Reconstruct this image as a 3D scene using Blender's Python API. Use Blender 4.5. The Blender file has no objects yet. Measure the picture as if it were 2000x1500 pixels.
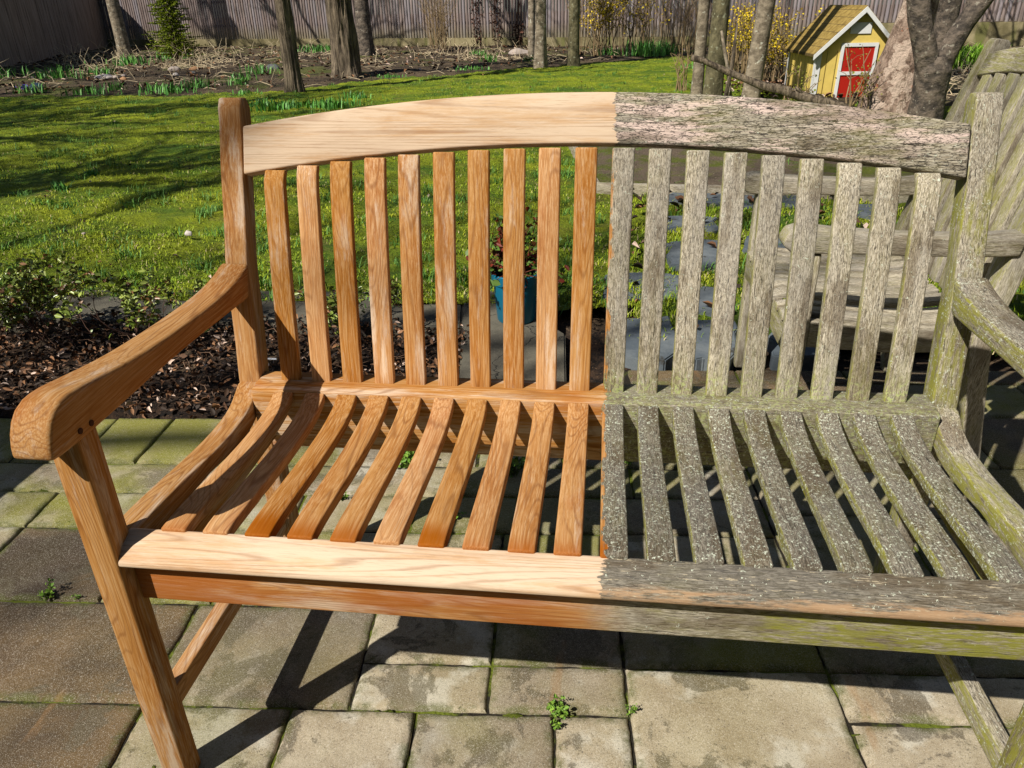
import bpy, bmesh, math, random
import numpy as np
from mathutils import Vector, Matrix, noise, Quaternion
random.seed(7); np.random.seed(7)
C = bpy.data.collections.new("scene"); bpy.context.scene.collection.children.link(C)
SC = bpy.context.scene
# ---------------------------------------------------------------- camera
CP = Vector((0.0283, -0.7312, 1.1417)); YAW, PITCH, ROLL, FPX = 0.1245, -0.4715, -0.0208, 1459.9
_f = Vector((-math.sin(YAW)*math.cos(PITCH), math.cos(YAW)*math.cos(PITCH), math.sin(PITCH)))
_r0 = Vector((math.cos(YAW), math.sin(YAW), 0)); _u0 = _r0.cross(_f)
_r = math.cos(ROLL)*_r0 + math.sin(ROLL)*_u0; _u = math.cos(ROLL)*_u0 - math.sin(ROLL)*_r0
cd = bpy.data.cameras.new("camera"); cam = bpy.data.objects.new("camera", cd); C.objects.link(cam)
cam.matrix_world = Matrix(((_r.x, _u.x, -_f.x, CP.x), (_r.y, _u.y, -_f.y, CP.y), (_r.z, _u.z, -_f.z, CP.z), (0, 0, 0, 1)))
cd.sensor_fit = 'HORIZONTAL'; cd.sensor_width = 36; cd.lens = FPX/2000*36; cd.clip_start = .02; cd.clip_end = 400
SC.camera = cam
SC.cycles.diffuse_bounces = 1; SC.cycles.max_bounces = 4
# ---------------------------------------------------------------- light
SUN = Vector((0.66, 0.745, -0.995)).normalized()
w = bpy.data.worlds.new("World"); SC.world = w; w.use_nodes = True
nt = w.node_tree; sky = nt.nodes.new('ShaderNodeTexSky'); sky.sky_type = 'NISHITA'; sky.sun_disc = False
sky.sun_elevation = math.radians(45); sky.sun_rotation = math.radians(-138.5)
nt.links.new(sky.outputs[0], nt.nodes['Background'].inputs[0]); nt.nodes['Background'].inputs[1].default_value = 0.05
sl = bpy.data.lights.new("sun", 'SUN'); sl.energy = 5.0; sl.angle = math.radians(.5); sl.color = (1, .95, .86)
so = bpy.data.objects.new("sun", sl); so.rotation_mode = 'QUATERNION'; so.rotation_quaternion = SUN.to_track_quat('-Z', 'Y'); C.objects.link(so)
SC.view_settings.view_transform = 'Standard'; SC.view_settings.look = 'None'; SC.view_settings.exposure = 0.2; SC.view_settings.gamma = 1

def G(px, py, z=0.0):
    d = _f + (px-1000)/FPX*_r - (py-750)/FPX*_u
    t = (z-CP.z)/d.z
    return Vector((CP.x+t*d.x, CP.y+t*d.y, z))
def PY(px, py, y):
    d = _f + (px-1000)/FPX*_r - (py-750)/FPX*_u
    return CP + d*((y-CP.y)/d.y)
# ---------------------------------------------------------------- node helper
class M:
    def __init__(s, name, rough=.8):
        s.m = bpy.data.materials.new(name); s.m.use_nodes = True; s.t = s.m.node_tree
        s.b = s.t.nodes['Principled BSDF']; s.b.inputs['Roughness'].default_value = rough
        s.b.inputs['Specular IOR Level'].default_value = .3
    def n(s, ty, **k):
        nd = s.t.nodes.new('ShaderNode'+ty)
        for a, v in k.items():
            setattr(nd, a, v)
        return nd
    def put(s, sock, v):
        if hasattr(v, 'is_output') or isinstance(v, bpy.types.NodeSocket): s.t.links.new(v, sock)
        else:
            if isinstance(v, (tuple, list)) and sock.type == 'RGBA' and len(v) == 3: v = (*v, 1)
            sock.default_value = v
    def math(s, op, a, b=0.0, c=0.0, clamp=False):
        nd = s.n('Math', operation=op, use_clamp=clamp); s.put(nd.inputs[0], a); s.put(nd.inputs[1], b); s.put(nd.inputs[2], c); return nd.outputs[0]
    def mix(s, f, a, b, blend='MIX'):
        nd = s.n('Mix', data_type='RGBA', blend_type=blend); s.put(nd.inputs[0], f); s.put(nd.inputs[6], a); s.put(nd.inputs[7], b); return nd.outputs[2]
    def scale(s, v, k):
        nd = s.n('VectorMath', operation='MULTIPLY'); s.put(nd.inputs[0], v); s.put(nd.inputs[1], k); return nd.outputs[0]
    def add(s, v, k):
        nd = s.n('VectorMath', operation='ADD'); s.put(nd.inputs[0], v); s.put(nd.inputs[1], k); return nd.outputs[0]
    def noise(s, v, sc=1.0, det=3.0, rough=.55, dist=0.0, col=False):
        nd = s.n('TexNoise'); s.put(nd.inputs['Vector'], v); nd.inputs['Scale'].default_value = sc; nd.inputs['Detail'].default_value = det
        nd.inputs['Roughness'].default_value = rough; nd.inputs['Distortion'].default_value = dist; return nd.outputs[1 if col else 0]
    def ramp(s, v, lo, hi, a=0.0, b=1.0):
        nd = s.n('MapRange', interpolation_type='SMOOTHSTEP'); s.put(nd.inputs[0], v)
        for i, q in enumerate((lo, hi, a, b)): nd.inputs[i+1].default_value = q
        return nd.outputs[0]
    def voro(s, v, sc, feat='F1', out=0):
        nd = s.n('TexVoronoi', feature=feat); s.put(nd.inputs['Vector'], v); nd.inputs['Scale'].default_value = sc; return nd.outputs[out]
    def pos(s): return s.n('NewGeometry').outputs['Position']
    def nor(s): return s.n('NewGeometry').outputs['Normal']
    def isl(s): return s.n('NewGeometry').outputs['Random Per Island']
    def rnd(s): return s.n('ObjectInfo').outputs['Random']
    def attr(s, name, out='Vector'): return s.n('Attribute', attribute_name=name).outputs[out]
    def sep(s, v):
        nd = s.n('SeparateXYZ'); s.put(nd.inputs[0], v); return nd.outputs
    def bump(s, h, st=.3, d=.01):
        nd = s.n('Bump'); nd.inputs['Strength'].default_value = st; nd.inputs['Distance'].default_value = d; s.put(nd.inputs['Height'], h)
        s.t.links.new(nd.outputs[0], s.b.inputs['Normal'])
    def col(s, c): s.put(s.b.inputs['Base Color'], c); return s.m
def plain(name, c, rough=.8, var=.25, sc=30):
    m = M(name, rough); nz = m.noise(m.pos(), sc, 4)
    return m.col(m.mix(nz, tuple(x*(1-var) for x in c), tuple(min(1, x*(1+var)) for x in c)))
# ---------------------------------------------------------------- object helpers
def tag(o, label=None, cat=None, group=None, kind=None):
    if label: o['label'] = label
    if cat: o['category'] = cat
    if group: o['group'] = group
    if kind: o['kind'] = kind
    return o
def link(name, me, mat, parent=None):
    o = bpy.data.objects.new(name, me); C.objects.link(o)
    if mat: me.materials.append(mat)
    if parent:
        o.parent = parent; o.matrix_parent_inverse = Matrix.Translation(-Vector(parent.location))
    return o
def empty(name, loc, label, cat, group=None):
    o = bpy.data.objects.new(name, None); C.objects.link(o); o.location = loc; o.empty_display_size = .1
    return tag(o, label, cat, group)
class MB:
    def __init__(s): s.v = []; s.f = []
    def add(s, vs, fs):
        k = len(s.v); s.v += [tuple(a) for a in vs]; s.f += [tuple(i+k for i in f) for f in fs]
    def box(s, a, b):
        x0, y0, z0 = a; x1, y1, z1 = b
        s.add([(x0,y0,z0),(x1,y0,z0),(x1,y1,z0),(x0,y1,z0),(x0,y0,z1),(x1,y0,z1),(x1,y1,z1),(x0,y1,z1)],
              [(0,3,2,1),(4,5,6,7),(0,1,5,4),(1,2,6,5),(2,3,7,6),(3,0,4,7)])
    def tube(s, pts, rad, n=6, jit=0, cap=True):
        pts = [Vector(p) for p in pts]; k = len(s.v); ref = Vector((.31, .17, .93)).normalized()
        for i, p in enumerate(pts):
            t = (pts[min(i+1, len(pts)-1)]-pts[max(i-1, 0)]).normalized()
            a = t.cross(ref if abs(t.dot(ref)) < .95 else Vector((1, 0, 0))).normalized(); b = t.cross(a)
            r = rad[i] if hasattr(rad, '__len__') else rad
            for j in range(n):
                an = 2*math.pi*j/n; q = p + (a*math.cos(an)+b*math.sin(an))*r*(1+jit*random.uniform(-1, 1)); s.v.append(tuple(q))
        for i in range(len(pts)-1):
            for j in range(n):
                s.f.append((k+i*n+j, k+i*n+(j+1) % n, k+(i+1)*n+(j+1) % n, k+(i+1)*n+j))
        if cap: s.f.append(tuple(k+j for j in range(n-1, -1, -1))); s.f.append(tuple(k+(len(pts)-1)*n+j for j in range(n)))
    def build(s, name, mat, parent=None, smooth=False, sharp=None):
        me = bpy.data.meshes.new(name); me.from_pydata(s.v, [], s.f); me.update()
        if smooth:
            me.polygons.foreach_set('use_smooth', [True]*len(me.polygons))
            if sharp: me.set_sharp_from_angle(angle=math.radians(sharp))
        return link(name, me, mat, parent)
def npmesh(name, V, F, mat, parent=None, smooth=False):
    V = np.asarray(V, np.float32); F = np.asarray(F, np.int32); me = bpy.data.meshes.new(name)
    me.vertices.add(len(V)); me.vertices.foreach_set('co', V.ravel()); k = F.shape[1]
    me.loops.add(F.size); me.loops.foreach_set('vertex_index', F.ravel()); me.polygons.add(len(F))
    me.polygons.foreach_set('loop_start', np.arange(0, F.size, k, dtype=np.int32)); me.polygons.foreach_set('loop_total', np.full(len(F), k, np.int32))
    if smooth: me.polygons.foreach_set('use_smooth', np.ones(len(F), bool))
    me.update(); me.validate(); return link(name, me, mat, parent)
def timber(name, L, U, a0, a1, axis, mat, parent, gdir=None, bev=.003, wob=.0006, frame=None):
    """member: lower curve L and upper curve U in a plane, extruded a0..a1 along axis; edges eased; grain coordinate stored."""
    n = len(L)
    def P(q, a):
        if axis == 'x': return Vector((a, q[0], q[1]))
        if axis == 'y': return Vector((q[0], a, q[1]))
        if axis == 'z': return Vector((q[0], q[1], a))
        o, e1, e2, e3 = frame; return o + e1*q[0] + e2*q[1] + e3*a
    bm = bmesh.new()
    vs = [[bm.verts.new(P(q, a)) for q in cv] for a in (a0, a1) for cv in (L, U)]
    l0, u0, l1, u1 = vs
    for i in range(n-1):
        bm.faces.new((l0[i], l0[i+1], u0[i+1], u0[i])); bm.faces.new((l1[i], u1[i], u1[i+1], l1[i+1]))
        bm.faces.new((l0[i], l1[i], l1[i+1], l0[i+1])); bm.faces.new((u0[i], u0[i+1], u1[i+1], u1[i]))
    bm.faces.new((l0[0], u0[0], u1[0], l1[0])); bm.faces.new((l0[-1], l1[-1], u1[-1], u0[-1]))
    bmesh.ops.recalc_face_normals(bm, faces=bm.faces)
    ed = [e for e in bm.edges if len(e.link_faces) == 2 and e.calc_face_angle(0) > math.radians(32)]
    if bev > 0: bmesh.ops.bevel(bm, geom=ed, offset=bev, segments=3, profile=.5, affect='EDGES', clamp_overlap=True)
    me = bpy.data.meshes.new(name); bm.to_mesh(me); bm.free()
    if gdir is None: gdir = (P(L[-1], a0)-P(L[0], a0)) if abs(a1-a0) < (P(L[-1], a0)-P(L[0], a0)).length else (P(L[0], a1)-P(L[0], a0))
    g = Vector(gdir).normalized(); s1 = g.orthogonal().normalized()
    for c in (Vector((0, 0, 1)), Vector((1, 0, 0))):
        if abs(c.dot(g)) < .6: s1 = (c-g*c.dot(g)).normalized(); break
    s2 = g.cross(s1); off = Vector((random.uniform(0, 50), random.uniform(0, 50), random.uniform(0, 50)))
    at = me.attributes.new('g', 'FLOAT_VECTOR', 'POINT'); sd = random.uniform(0, 99)
    for v in me.vertices:
        c = v.co; at.data[v.index].vector = (c.dot(g)+off.x, c.dot(s1)+off.y, c.dot(s2)+off.z)
    me.polygons.foreach_set('use_smooth', [True]*len(me.polygons)); me.set_sharp_from_angle(angle=math.radians(50))
    return link(name, me, mat, parent)
def lerp(tab, t):
    for (a, va), (b, vb) in zip(tab, tab[1:]):
        if t <= b: return va+(vb-va)*max(0, (t-a))/(b-a)
    return tab[-1][1]
def spl(pts, n):
    """smooth curve (Catmull-Rom) through 2-D points, n samples by chord length"""
    P = [Vector((*p, 0)) for p in pts]; P = [2*P[0]-P[1]]+P+[2*P[-1]-P[-2]]; out = []
    ds = [0]
    for i in range(1, len(P)-2): ds.append(ds[-1]+(P[i+1]-P[i]).length)
    for k in range(n):
        s = ds[-1]*k/(n-1); i = 1
        while i < len(P)-3 and ds[i] < s: i += 1
        t = (s-ds[i-1])/max(1e-9, ds[i]-ds[i-1]); a, b, c, d = P[i-1:i+3]
        q = .5*((2*b)+(c-a)*t+(2*a-5*b+4*c-d)*t*t+(3*b-a-3*c+d)*t**3); out.append((q.x, q.y))
    return out
# ---------------------------------------------------------------- wood
SPLIT = .046
def wood(name, soft=.0015, rx=1.3, edge_tan=False, pale=.3, red=.1, dark=.5, speck=.5, algae=.2, algx=0.0, pink=0.0, front_wet=0.0, low_lichen=0.0, split=SPLIT, weather_only=False, tone=1.0, greyside=.85, crack=.5):
    m = M(name, .78); m.b.inputs['Specular IOR Level'].default_value = .18; g = m.attr('g'); pos = m.pos(); px = m.sep(pos); rnd = m.rnd()
    warp = m.add(g, m.scale(m.noise(m.scale(g, (2.2, 7, 7)), 1, 2, col=True), (.0, .025, .025)))
    fib = m.noise(m.scale(warp, (8, 380, 380)), 1, 6, .68)
    fib2 = m.noise(m.scale(warp, (18, 900, 900)), 1, 3, .65)
    big = m.noise(m.scale(g, (3.0, 16, 16)), 1, 3)
    figure = m.noise(m.scale(m.add(g, m.scale(m.noise(m.scale(g, (30, 90, 90)), 1, 3, col=True), (.006, .0012, .0012))), (rx, 13, 13)), 1, 1.6, .4, .1)
    rings = m.math('PINGPONG', m.math('MULTIPLY', figure, 30.0), .5)
    ring = m.math('ADD', m.ramp(rings, .0, .26), m.math('MULTIPLY', m.ramp(m.noise(m.scale(g, (5, 30, 30)), 1, 3), .35, .62), .55), clamp=True)
    # cleaned teak
    base = m.mix(m.ramp(big, .3, .7), (.41, .172, .052), (.53, .275, .105))
    base = m.mix(m.math('MULTIPLY', m.ramp(fib, .42, .66), .60), base, (.72, .47, .25))
    base = m.mix(m.math('MULTIPLY', m.ramp(fib, .30, .44, 1, 0), .5), base, (.22, .075, .022))
    if pale > .6: base = m.mix((pale-.45)*1.35, base, m.mix(m.ramp(big, .3, .7), (.66, .47, .30), (.74, .57, .40)))
    blch = m.ramp(m.math('ADD', m.noise(m.scale(g, (3.5, 34, 34)), 1, 7, .72), m.math('MULTIPLY', m.math('SUBTRACT', fib2, .5), .25)), .62-.30*pale, .74-.22*pale)
    base = m.mix(m.math('MULTIPLY', blch, min(1, .35+pale*.6) if pale < .6 else .55), base, (.80, .68, .54))
    base = m.mix(m.math('MULTIPLY', m.math('SUBTRACT', 1.0, ring), .62-.18*pale), base, (.22, .085, .03))
    base = m.mix(m.math('MULTIPLY', m.ramp(fib2, .55, .72), .45), base, (.24, .10, .035))
    redm = m.ramp(m.noise(m.scale(g, (4.0, 12, 12)), 1, 3, .6), .66-.35*red, .80-.25*red)
    base = m.mix(m.math('MULTIPLY', redm, .25+.6*red), base, (.37, .105, .024))
    if front_wet:
        wet = m.math('MULTIPLY', m.ramp(m.math('ADD', px[1], m.math('MULTIPLY', rnd, .07)), .075, .125, 1, 0), front_wet)
        base = m.mix(wet, base, (.35, .095, .014))
    hv = m.n('HueSaturation'); m.put(hv.inputs['Color'], base); m.put(hv.inputs['Value'], m.math('MULTIPLY_ADD', rnd, .26, .84*tone)); m.put(hv.inputs['Saturation'], m.math('MULTIPLY_ADD', rnd, -.14, 1.12))
    clean = hv.outputs[0]
    # weathered teak
    f3 = m.noise(m.scale(warp, (20, 300, 300)), 1, 8, .74)
    f4 = m.noise(m.scale(warp, (60, 640, 640)), 1, 6, .72)
    lo = (.040, .034, .028); mid = tuple(c*(1-dark*.72) for c in (.36, .305, .215)); hi = tuple(c*(1-dark*.62) for c in (.66, .59, .46))
    wz = m.mix(m.ramp(f3, .38, .50), lo, mid); wz = m.mix(m.ramp(f4, .44, .58), wz, hi)
    wz = m.mix(m.math('MULTIPLY', m.ramp(big, .42, .7), .5), wz, tuple(c*(1-dark*.7) for c in (.40, .37, .33)))
    if pink:
        pk = m.math('MULTIPLY', m.ramp(m.noise(m.scale(warp, (7, 60, 60)), 1, 7, .72), .47, .54), m.ramp(m.noise(m.scale(g, (3, 9, 9)), 1, 3), .36, .50))
        wz = m.mix(m.math('MULTIPLY', pk, pink), wz, (.86, .66, .58))
        wz = m.mix(m.ramp(m.noise(m.scale(warp, (22, 190, 190)), 1, 7, .78), .565, .60), wz, (.035, .028, .026))
    wz = m.mix(m.math('MULTIPLY', m.ramp(m.noise(m.scale(m.add(g, (5, 5, 5)), (6, 22, 22)), 1, 5, .65), .50, .62), .55), wz, (.11, .075, .04))
    # cracks across and along the grain
    ck = m.voro(m.add(m.scale(warp, (60, 330, 330)), m.scale(m.noise(m.scale(g, (60, 200, 200)), 1, 2, col=True), (2.5, 2.5, 2.5))), 1, 'DISTANCE_TO_EDGE')
    wz = m.mix(m.math('MULTIPLY', m.ramp(ck, .03, .10, 1, 0), crack), wz, (.03, .025, .02))
    # algae: yellow-green film on damp, sheltered sides
    nx = m.sep(m.nor())
    side = m.ramp(m.math('MULTIPLY', nx[0], -1.0), .35, .9)
    al = m.math('ADD', m.math('MULTIPLY', side, greyside), m.math('MULTIPLY', m.ramp(m.noise(m.scale(pos, (9, 9, 9)), 1, 4, .6), .42, .68), algae))
    if algx: al = m.math('ADD', al, m.math('MULTIPLY', m.ramp(m.math('ADD', px[0], m.math('MULTIPLY', m.noise(pos, 14, 3), .3)), .25, .75), algx))
    if low_lichen: al = m.math('ADD', al, m.math('MULTIPLY', m.ramp(px[2], .50, .64, 1, 0), .28))
    al = m.math('MULTIPLY', al, m.ramp(m.noise(m.scale(warp, (22, 150, 150)), 1, 6, .75), .38, .60), clamp=True)
    wz = m.mix(m.math('MULTIPLY', al, .88), wz, (.29, .285, .035))
    # lichen flecks, small scales and rosettes
    lv = m.add(pos, m.scale(m.noise(pos, 180, 2, col=True), (.006, .006, .006)))
    d1 = m.voro(lv, 190); sel = m.noise(pos, 120, 3, .6); dens = m.noise(pos, 22, 2)
    n9 = m.noise(lv, 230, 4, .75)
    sp = m.math('MULTIPLY', m.math('MAXIMUM', m.ramp(n9, .565, .60), m.math('MULTIPLY', m.ramp(d1, .14, .24, 1, 0), .6)), m.ramp(m.math('ADD', sel, m.math('MULTIPLY', dens, .35)), .86-.28*speck, .90-.28*speck))
    wz = m.mix(sp, wz, (.66, .70, .56))
    if low_lichen:
        l2 = m.math('MULTIPLY', m.ramp(m.noise(lv, 130, 5, .75), .53, .57), m.ramp(m.math('ADD', px[2], m.math('MULTIPLY', m.noise(pos, 30, 3), .12)), .56, .62, 1, 0))
        wz = m.mix(m.math('MULTIPLY', l2, low_lichen), wz, (.46, .52, .20))
    hv2 = m.n('HueSaturation'); m.put(hv2.inputs['Color'], wz); m.put(hv2.inputs['Value'], m.math('MULTIPLY_ADD', rnd, .25, .88)); wz = hv2.outputs[0]
    if edge_tan:
        tn = m.ramp(m.math('ADD', px[2], m.math('MULTIPLY', m.noise(m.scale(g, (9, 60, 60)), 1, 5, .7), .022)), .483, .489, 1, 0)
        tn = m.math('MULTIPLY', tn, m.ramp(m.noise(m.scale(g, (6, 50, 50)), 1, 6, .75), .40, .52))
        wz = m.mix(m.math('MULTIPLY', tn, .85), wz, m.mix(f3, (.30, .16, .075), (.62, .42, .25)))
        wz = m.mix(m.ramp(m.noise(m.scale(warp, (30, 240, 240)), 1, 5, .75), .60, .64), wz, (.52, .44, .30))
    if weather_only: colr = wz; mk = 1.0
    else:
        mk = m.ramp(m.math('ADD', px[0], m.math('MULTIPLY', m.math('SUBTRACT', m.math('ADD', m.noise(pos, 26, 5, .7), m.math('MULTIPLY', m.math('SUBTRACT', m.noise(m.scale(warp, (20, 300, 300)), 1, 4), .5), .5)), .5), .042)), split-soft, split+soft)
        colr = m.mix(mk, clean, wz)
    h = m.math('ADD', m.math('MULTIPLY', fib, .25), m.math('MULTIPLY', m.math('ADD', f4, m.math('ADD', f3, m.math('MULTIPLY', sp, .35))), mk))
    m.bump(h, .55, .0022)
    return m.col(colr)
W_slatb = wood('teak_back_slat', pale=.35, red=.1, dark=.02, speck=.35, algae=.14, low_lichen=.8, greyside=.7)
W_slats = wood('teak_seat_slat', pale=.10, red=.22, dark=.80, speck=.95, algae=.15, front_wet=.8, tone=.92)
W_rail = wood('teak_top_rail', rx=.4, pale=.90, red=.05, dark=.22, speck=.15, algae=.3, pink=.8, crack=.8)
W_frame = wood('teak_frame', pale=.45, red=.12, dark=.25, speck=.5, algae=.9, tone=.82)
W_arm = wood('teak_arm', pale=.30, red=.15, dark=.5, speck=.6, algae=.5, tone=.76)
W_plank = wood('teak_front_plank', rx=.45, edge_tan=True, pale=.85, red=0, dark=.86, speck=.3, algae=.1, crack=.3, tone=.95)
W_apron = wood('teak_apron', soft=.05, tone=.9, pale=.40, red=.75, dark=.3, speck=.1, algae=.7, algx=1.3, crack=.15)
W_back = wood('teak_seat_back_rail', pale=.5, red=.4, dark=.5, speck=.7, algae=.15, low_lichen=.5)
W_chair = wood('weathered_chair', weather_only=True, dark=.05, speck=.12, algae=.25, crack=.2, greyside=.6)
W_grey = wood('weathered_grey_timber', weather_only=True, dark=.25, speck=.0, algae=.15, crack=.1, greyside=.1)
# ---------------------------------------------------------------- the bench
P_ = .061; W2 = .6562; T = .0432; SWD = .037
bench = empty('garden_bench', (0, .25, 0), 'slatted teak garden bench, left half cleaned to orange wood and right half grey with lichen', 'bench')
def curve(name, L, U, a0, a1, mat, **k): return timber(name, L, U, a0, a1, 'x', mat, bench, **k)
for s in (-1, 1):
    xo, xi = s*W2, s*(W2-T); x0, x1 = min(xo, xi), max(xo, xi)
    # post: kinked rear leg + raked back post, one stick
    F = spl([(.515, 0), (.498, .2), (.489, .40), (.488, .50), (.500, .565), (.511, .642), (.524, .727), (.545, .789), (.571, .88), (.597, .955)], 26)
    R_ = [(y+.044+.004*(1-z), z) for y, z in F]
    top = [(.604, .985), (.614, 1.001)]; rtop = [(.646, .982), (.636, .999)]
    curve('post', F+top, R_+rtop, x0, x1, W_frame, bev=.004, gdir=(0, .15, 1))
    # front leg
    curve('front_leg', [(0, 0), (0, .35), (0, .664)], [(.041, 0), (.041, .35), (.041, .664)], x0, x1, W_frame, bev=.004, gdir=(0, 0, 1))
    # side seat rail
    U = spl([(.497, .500), (.478, .4985), (.450, .482), (.415, .4705), (.36, .4660), (.30, .4670), (.24, .4715), (.17, .4775), (.10, .4820), (.045, .4825)], 26)
    lo = [(y, z-.030-.012*min(1, abs(y-.27)/.2)) for y, z in U]
    curve('seat_side_rail', lo, U, x0+.001, x1-.001, W_frame, bev=.004, gdir=(0, 1, 0))
    curve('seat_bearer', [(.045, .395), (.27, .39), (.485, .395)], [(.045, .437), (.27, .425), (.485, .437)], *( (xi-.002-(0 if s > 0 else 0), xi-.026) if s > 0 else (xi+.002, xi+.026)), W_frame, bev=.002, gdir=(0, 1, 0))
    # arm
    U = spl([(.523, .727), (.475, .714), (.41, .706), (.33, .7045), (.25, .706), (.18, .709), (.12, .714), (.065, .721), (.02, .7265), (-.008, .7255), (-.028, .716), (-.041, .699), (-.048, .680), (-.050, .665)], 40)
    lo = spl([(.501, .667), (.42, .668), (.30, .6695), (.20, .6680), (.12, .6650), (.06, .6625), (.02, .6615), (-.02, .6615), (-.036, .6625), (-.044, .6635)], 40)
    ax0, ax1 = (x0-.007, x1+.004) if s < 0 else (x0-.004, x1+.007)
    arm = curve('armrest', lo, U, ax0, ax1, W_arm, bev=.006, gdir=(0, 1, .03))
    for (yy, zz) in ((.028, .668+.006), (.006, .669+.006)):
        b = MB(); fx = ax1 if s < 0 else ax0; d = .0012 if s < 0 else -.0012
        vs = [(fx+d, yy+.0042*math.cos(i*math.pi/5), zz+.0042*math.sin(i*math.pi/5)) for i in range(10)]
        vs += [(fx-d, y, z) for _, y, z in vs]
        b.add(vs, [tuple(range(10))] + [(i, (i+1) % 10, 10+(i+1) % 10, 10+i) for i in range(10)])
        pl = b.build('plug', plain('dark_plug_wood', (.05, .015, .006)), arm)
    # stretcher
    curve('stretcher', [(.040, .135), (.27, .133), (.500, .135)], [(.040, .175), (.27, .173), (.500, .175)], s*.6345-.013, s*.6345+.013, W_frame, bev=.003, gdir=(0, 1, 0))
# apron
xi = W2-T
timber('front_apron', [(.0275, .3805), (.0510, .3805)], [(.0275, .4440), (.0510, .4440)], -xi-.001, xi+.001, 'x', W_apron, bench, bev=.002, gdir=(1, 0, 0))
# front plank, its outer ends notched round the legs
L = [(.002, .458), (.025, .4585), (.060, .462)]; U = [(.0015, .468), (.020, .484), (.047, .4945)]
timber('front_plank', L, U, -xi-.004, xi+.004, 'x', W_plank, bench, bev=.0045, gdir=(1, 0, 0))
# rear seat rail
timber('rear_seat_rail', [(.447, .405), (.485, .405), (.522, .405)], [(.447, .5045), (.472, .5085), (.522, .5085)], -xi-.001, xi+.001, 'x', W_back, bench, bev=.004, gdir=(1, 0, 0))
timber('lower_rear_rail', [(.492, .355), (.516, .355)], [(.492, .402), (.516, .402)], -xi-.001, xi+.001, 'x', W_back, bench, bev=.002, gdir=(1, 0, 0))
# mid support under the seat
timber('seat_bearer', [(.062, .405), (.27, .400), (.446, .405)], [(.062, .455), (.27, .445), (.446, .455)], -.012, .012, 'x', W_frame, bench, bev=.002, gdir=(0, 1, 0))
for j in range(-9, 10):
    x = j*P_; jt = random.uniform(-.0008, .0008)
    U = spl([(.4465, .5045), (.415, .4935), (.37, .4875), (.32, .4860), (.26, .4875), (.19, .4920), (.13, .4960), (.09, .4985), (.06, .4990), (.043, .4980)], 22)
    L = [(y, z-.017-.004*random.uniform(.2, .6)) for y, z in U]
    curve('seat_slat', L, [(y, z+jt) for y, z in U], x-SWD/2, x+SWD/2, W_slats, bev=.0028, gdir=(0, 1, .0))
    zt = .925-.048*(x/.607)**2
    F = spl([(.4835, .505), (.4970, .60), (.5135, .70), (.5335, .80), (.5495, .87), (.5625, zt)], 20)
    curve('back_slat', F, [(y+.015, z-.003) for y, z in F], x-SWD/2+jt, x+SWD/2+jt, W_slatb, bev=.0028, gdir=(0, .12, 1))
# arched top rail on the raked plane
e2 = Vector((0, .345, .938)).normalized(); e3 = Vector((0, .938, -.345)); org = Vector((0, .572, .895))
def arc(zc, ze, s0):
    out = []
    for i in range(33):
        x = -.6085 + 1.217*i/32; u = abs(x/.6085); z = zc-(zc-ze)*(u**2.0)
        out.append((x, (z-.895)/.938))
    return out
timber('top_rail', arc(.927, .8765, 0), arc(1.006, .9555, 0), -.004, .027, 'f', W_rail, bench, bev=.004, gdir=(1, 0, 0), frame=(org, Vector((1, 0, 0)), e2, e3))
# small dark bird-dropping white spot on a grey slat
# ---------------------------------------------------------------- weathered armchair behind
CH = 1.055; CW = .66
chair = empty('garden_armchair', (.75, 1.38, 0), 'weathered grey green slatted garden armchair standing behind the right half of the bench', 'chair')
def ct(name, L, U, a0, a1, **k): return timber(name, L, U, a0, a1, 'y', W_chair, chair, **k)
for s in (0, 1):
    y0 = CH if s == 0 else CH+CW-.045; y1 = y0+.045
    F = spl([(1.00, 0), (.965, .20), (.938, .38), (.945, .47), (.966, .57), (.995, .70), (1.035, .86), (1.085, 1.02)], 20)
    ct('post', F+[(1.095, 1.03)], [(x+.05, z-.004) for x, z in F]+[(1.125, 1.025)], y0, y1, bev=.004, gdir=(.1, 0, 1))
    ct('front_leg', [(.505, 0), (.505, .60)], [(.552, 0), (.552, .60)], y0, y1, bev=.008, gdir=(0, 0, 1))
    U = spl([(.995, .653), (.90, .645), (.75, .646), (.60, .652), (.52, .660), (.48, .660), (.462, .648), (.455, .630)], 22)
    L = spl([(.985, .602), (.90, .598), (.75, .598), (.60, .600), (.52, .600), (.49, .600), (.470, .606), (.458, .618)], 22)
    ct('armrest', L, U, y0-.008, y1+.008, bev=.007, gdir=(1, 0, 0))
    ct('seat_side_rail', [(.552, .355), (.75, .345), (.948, .355)], [(.552, .425), (.75, .412), (.948, .425)], y0+.006, y1-.012, bev=.003, gdir=(1, 0, 0))
timber('front_apron', [(.500, .33), (.524, .33)], [(.500, .415), (.524, .415)], CH+.046, CH+CW-.046, 'y', W_chair, chair, bev=.003, gdir=(0, 1, 0))
for i in range(8):                                     # seat slats run front to back
    a = CH+.052+i*.0705
    if i == 0: a += .004
    U = spl([(.495, .422), (.53, .432), (.62, .425), (.75, .412), (.86, .412), (.95, .425)], 14)
    ct('seat_slat', [(x, z-.018) for x, z in U], U, a, a+(.050 if i != 1 else .03), bev=.003, gdir=(1, 0, 0))
for i in range(8):
    a = CH+.055+i*.070
    F = spl([(.958, .42), (.966, .50), (.99, .65), (1.03, .82), (1.062, .94+.02*math.sin(math.pi*(i+.5)/8))], 12)
    ct('back_slat', [(x+.005, z) for x, z in F], [(x+.022, z-.002) for x, z in F], a, a+.044, bev=.003, gdir=(.1, 0, 1))
e2c = Vector((.30, 0, .954)).normalized(); orgc = Vector((1.060, CH+CW/2, .935))
hw = CW/2-.045
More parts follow.
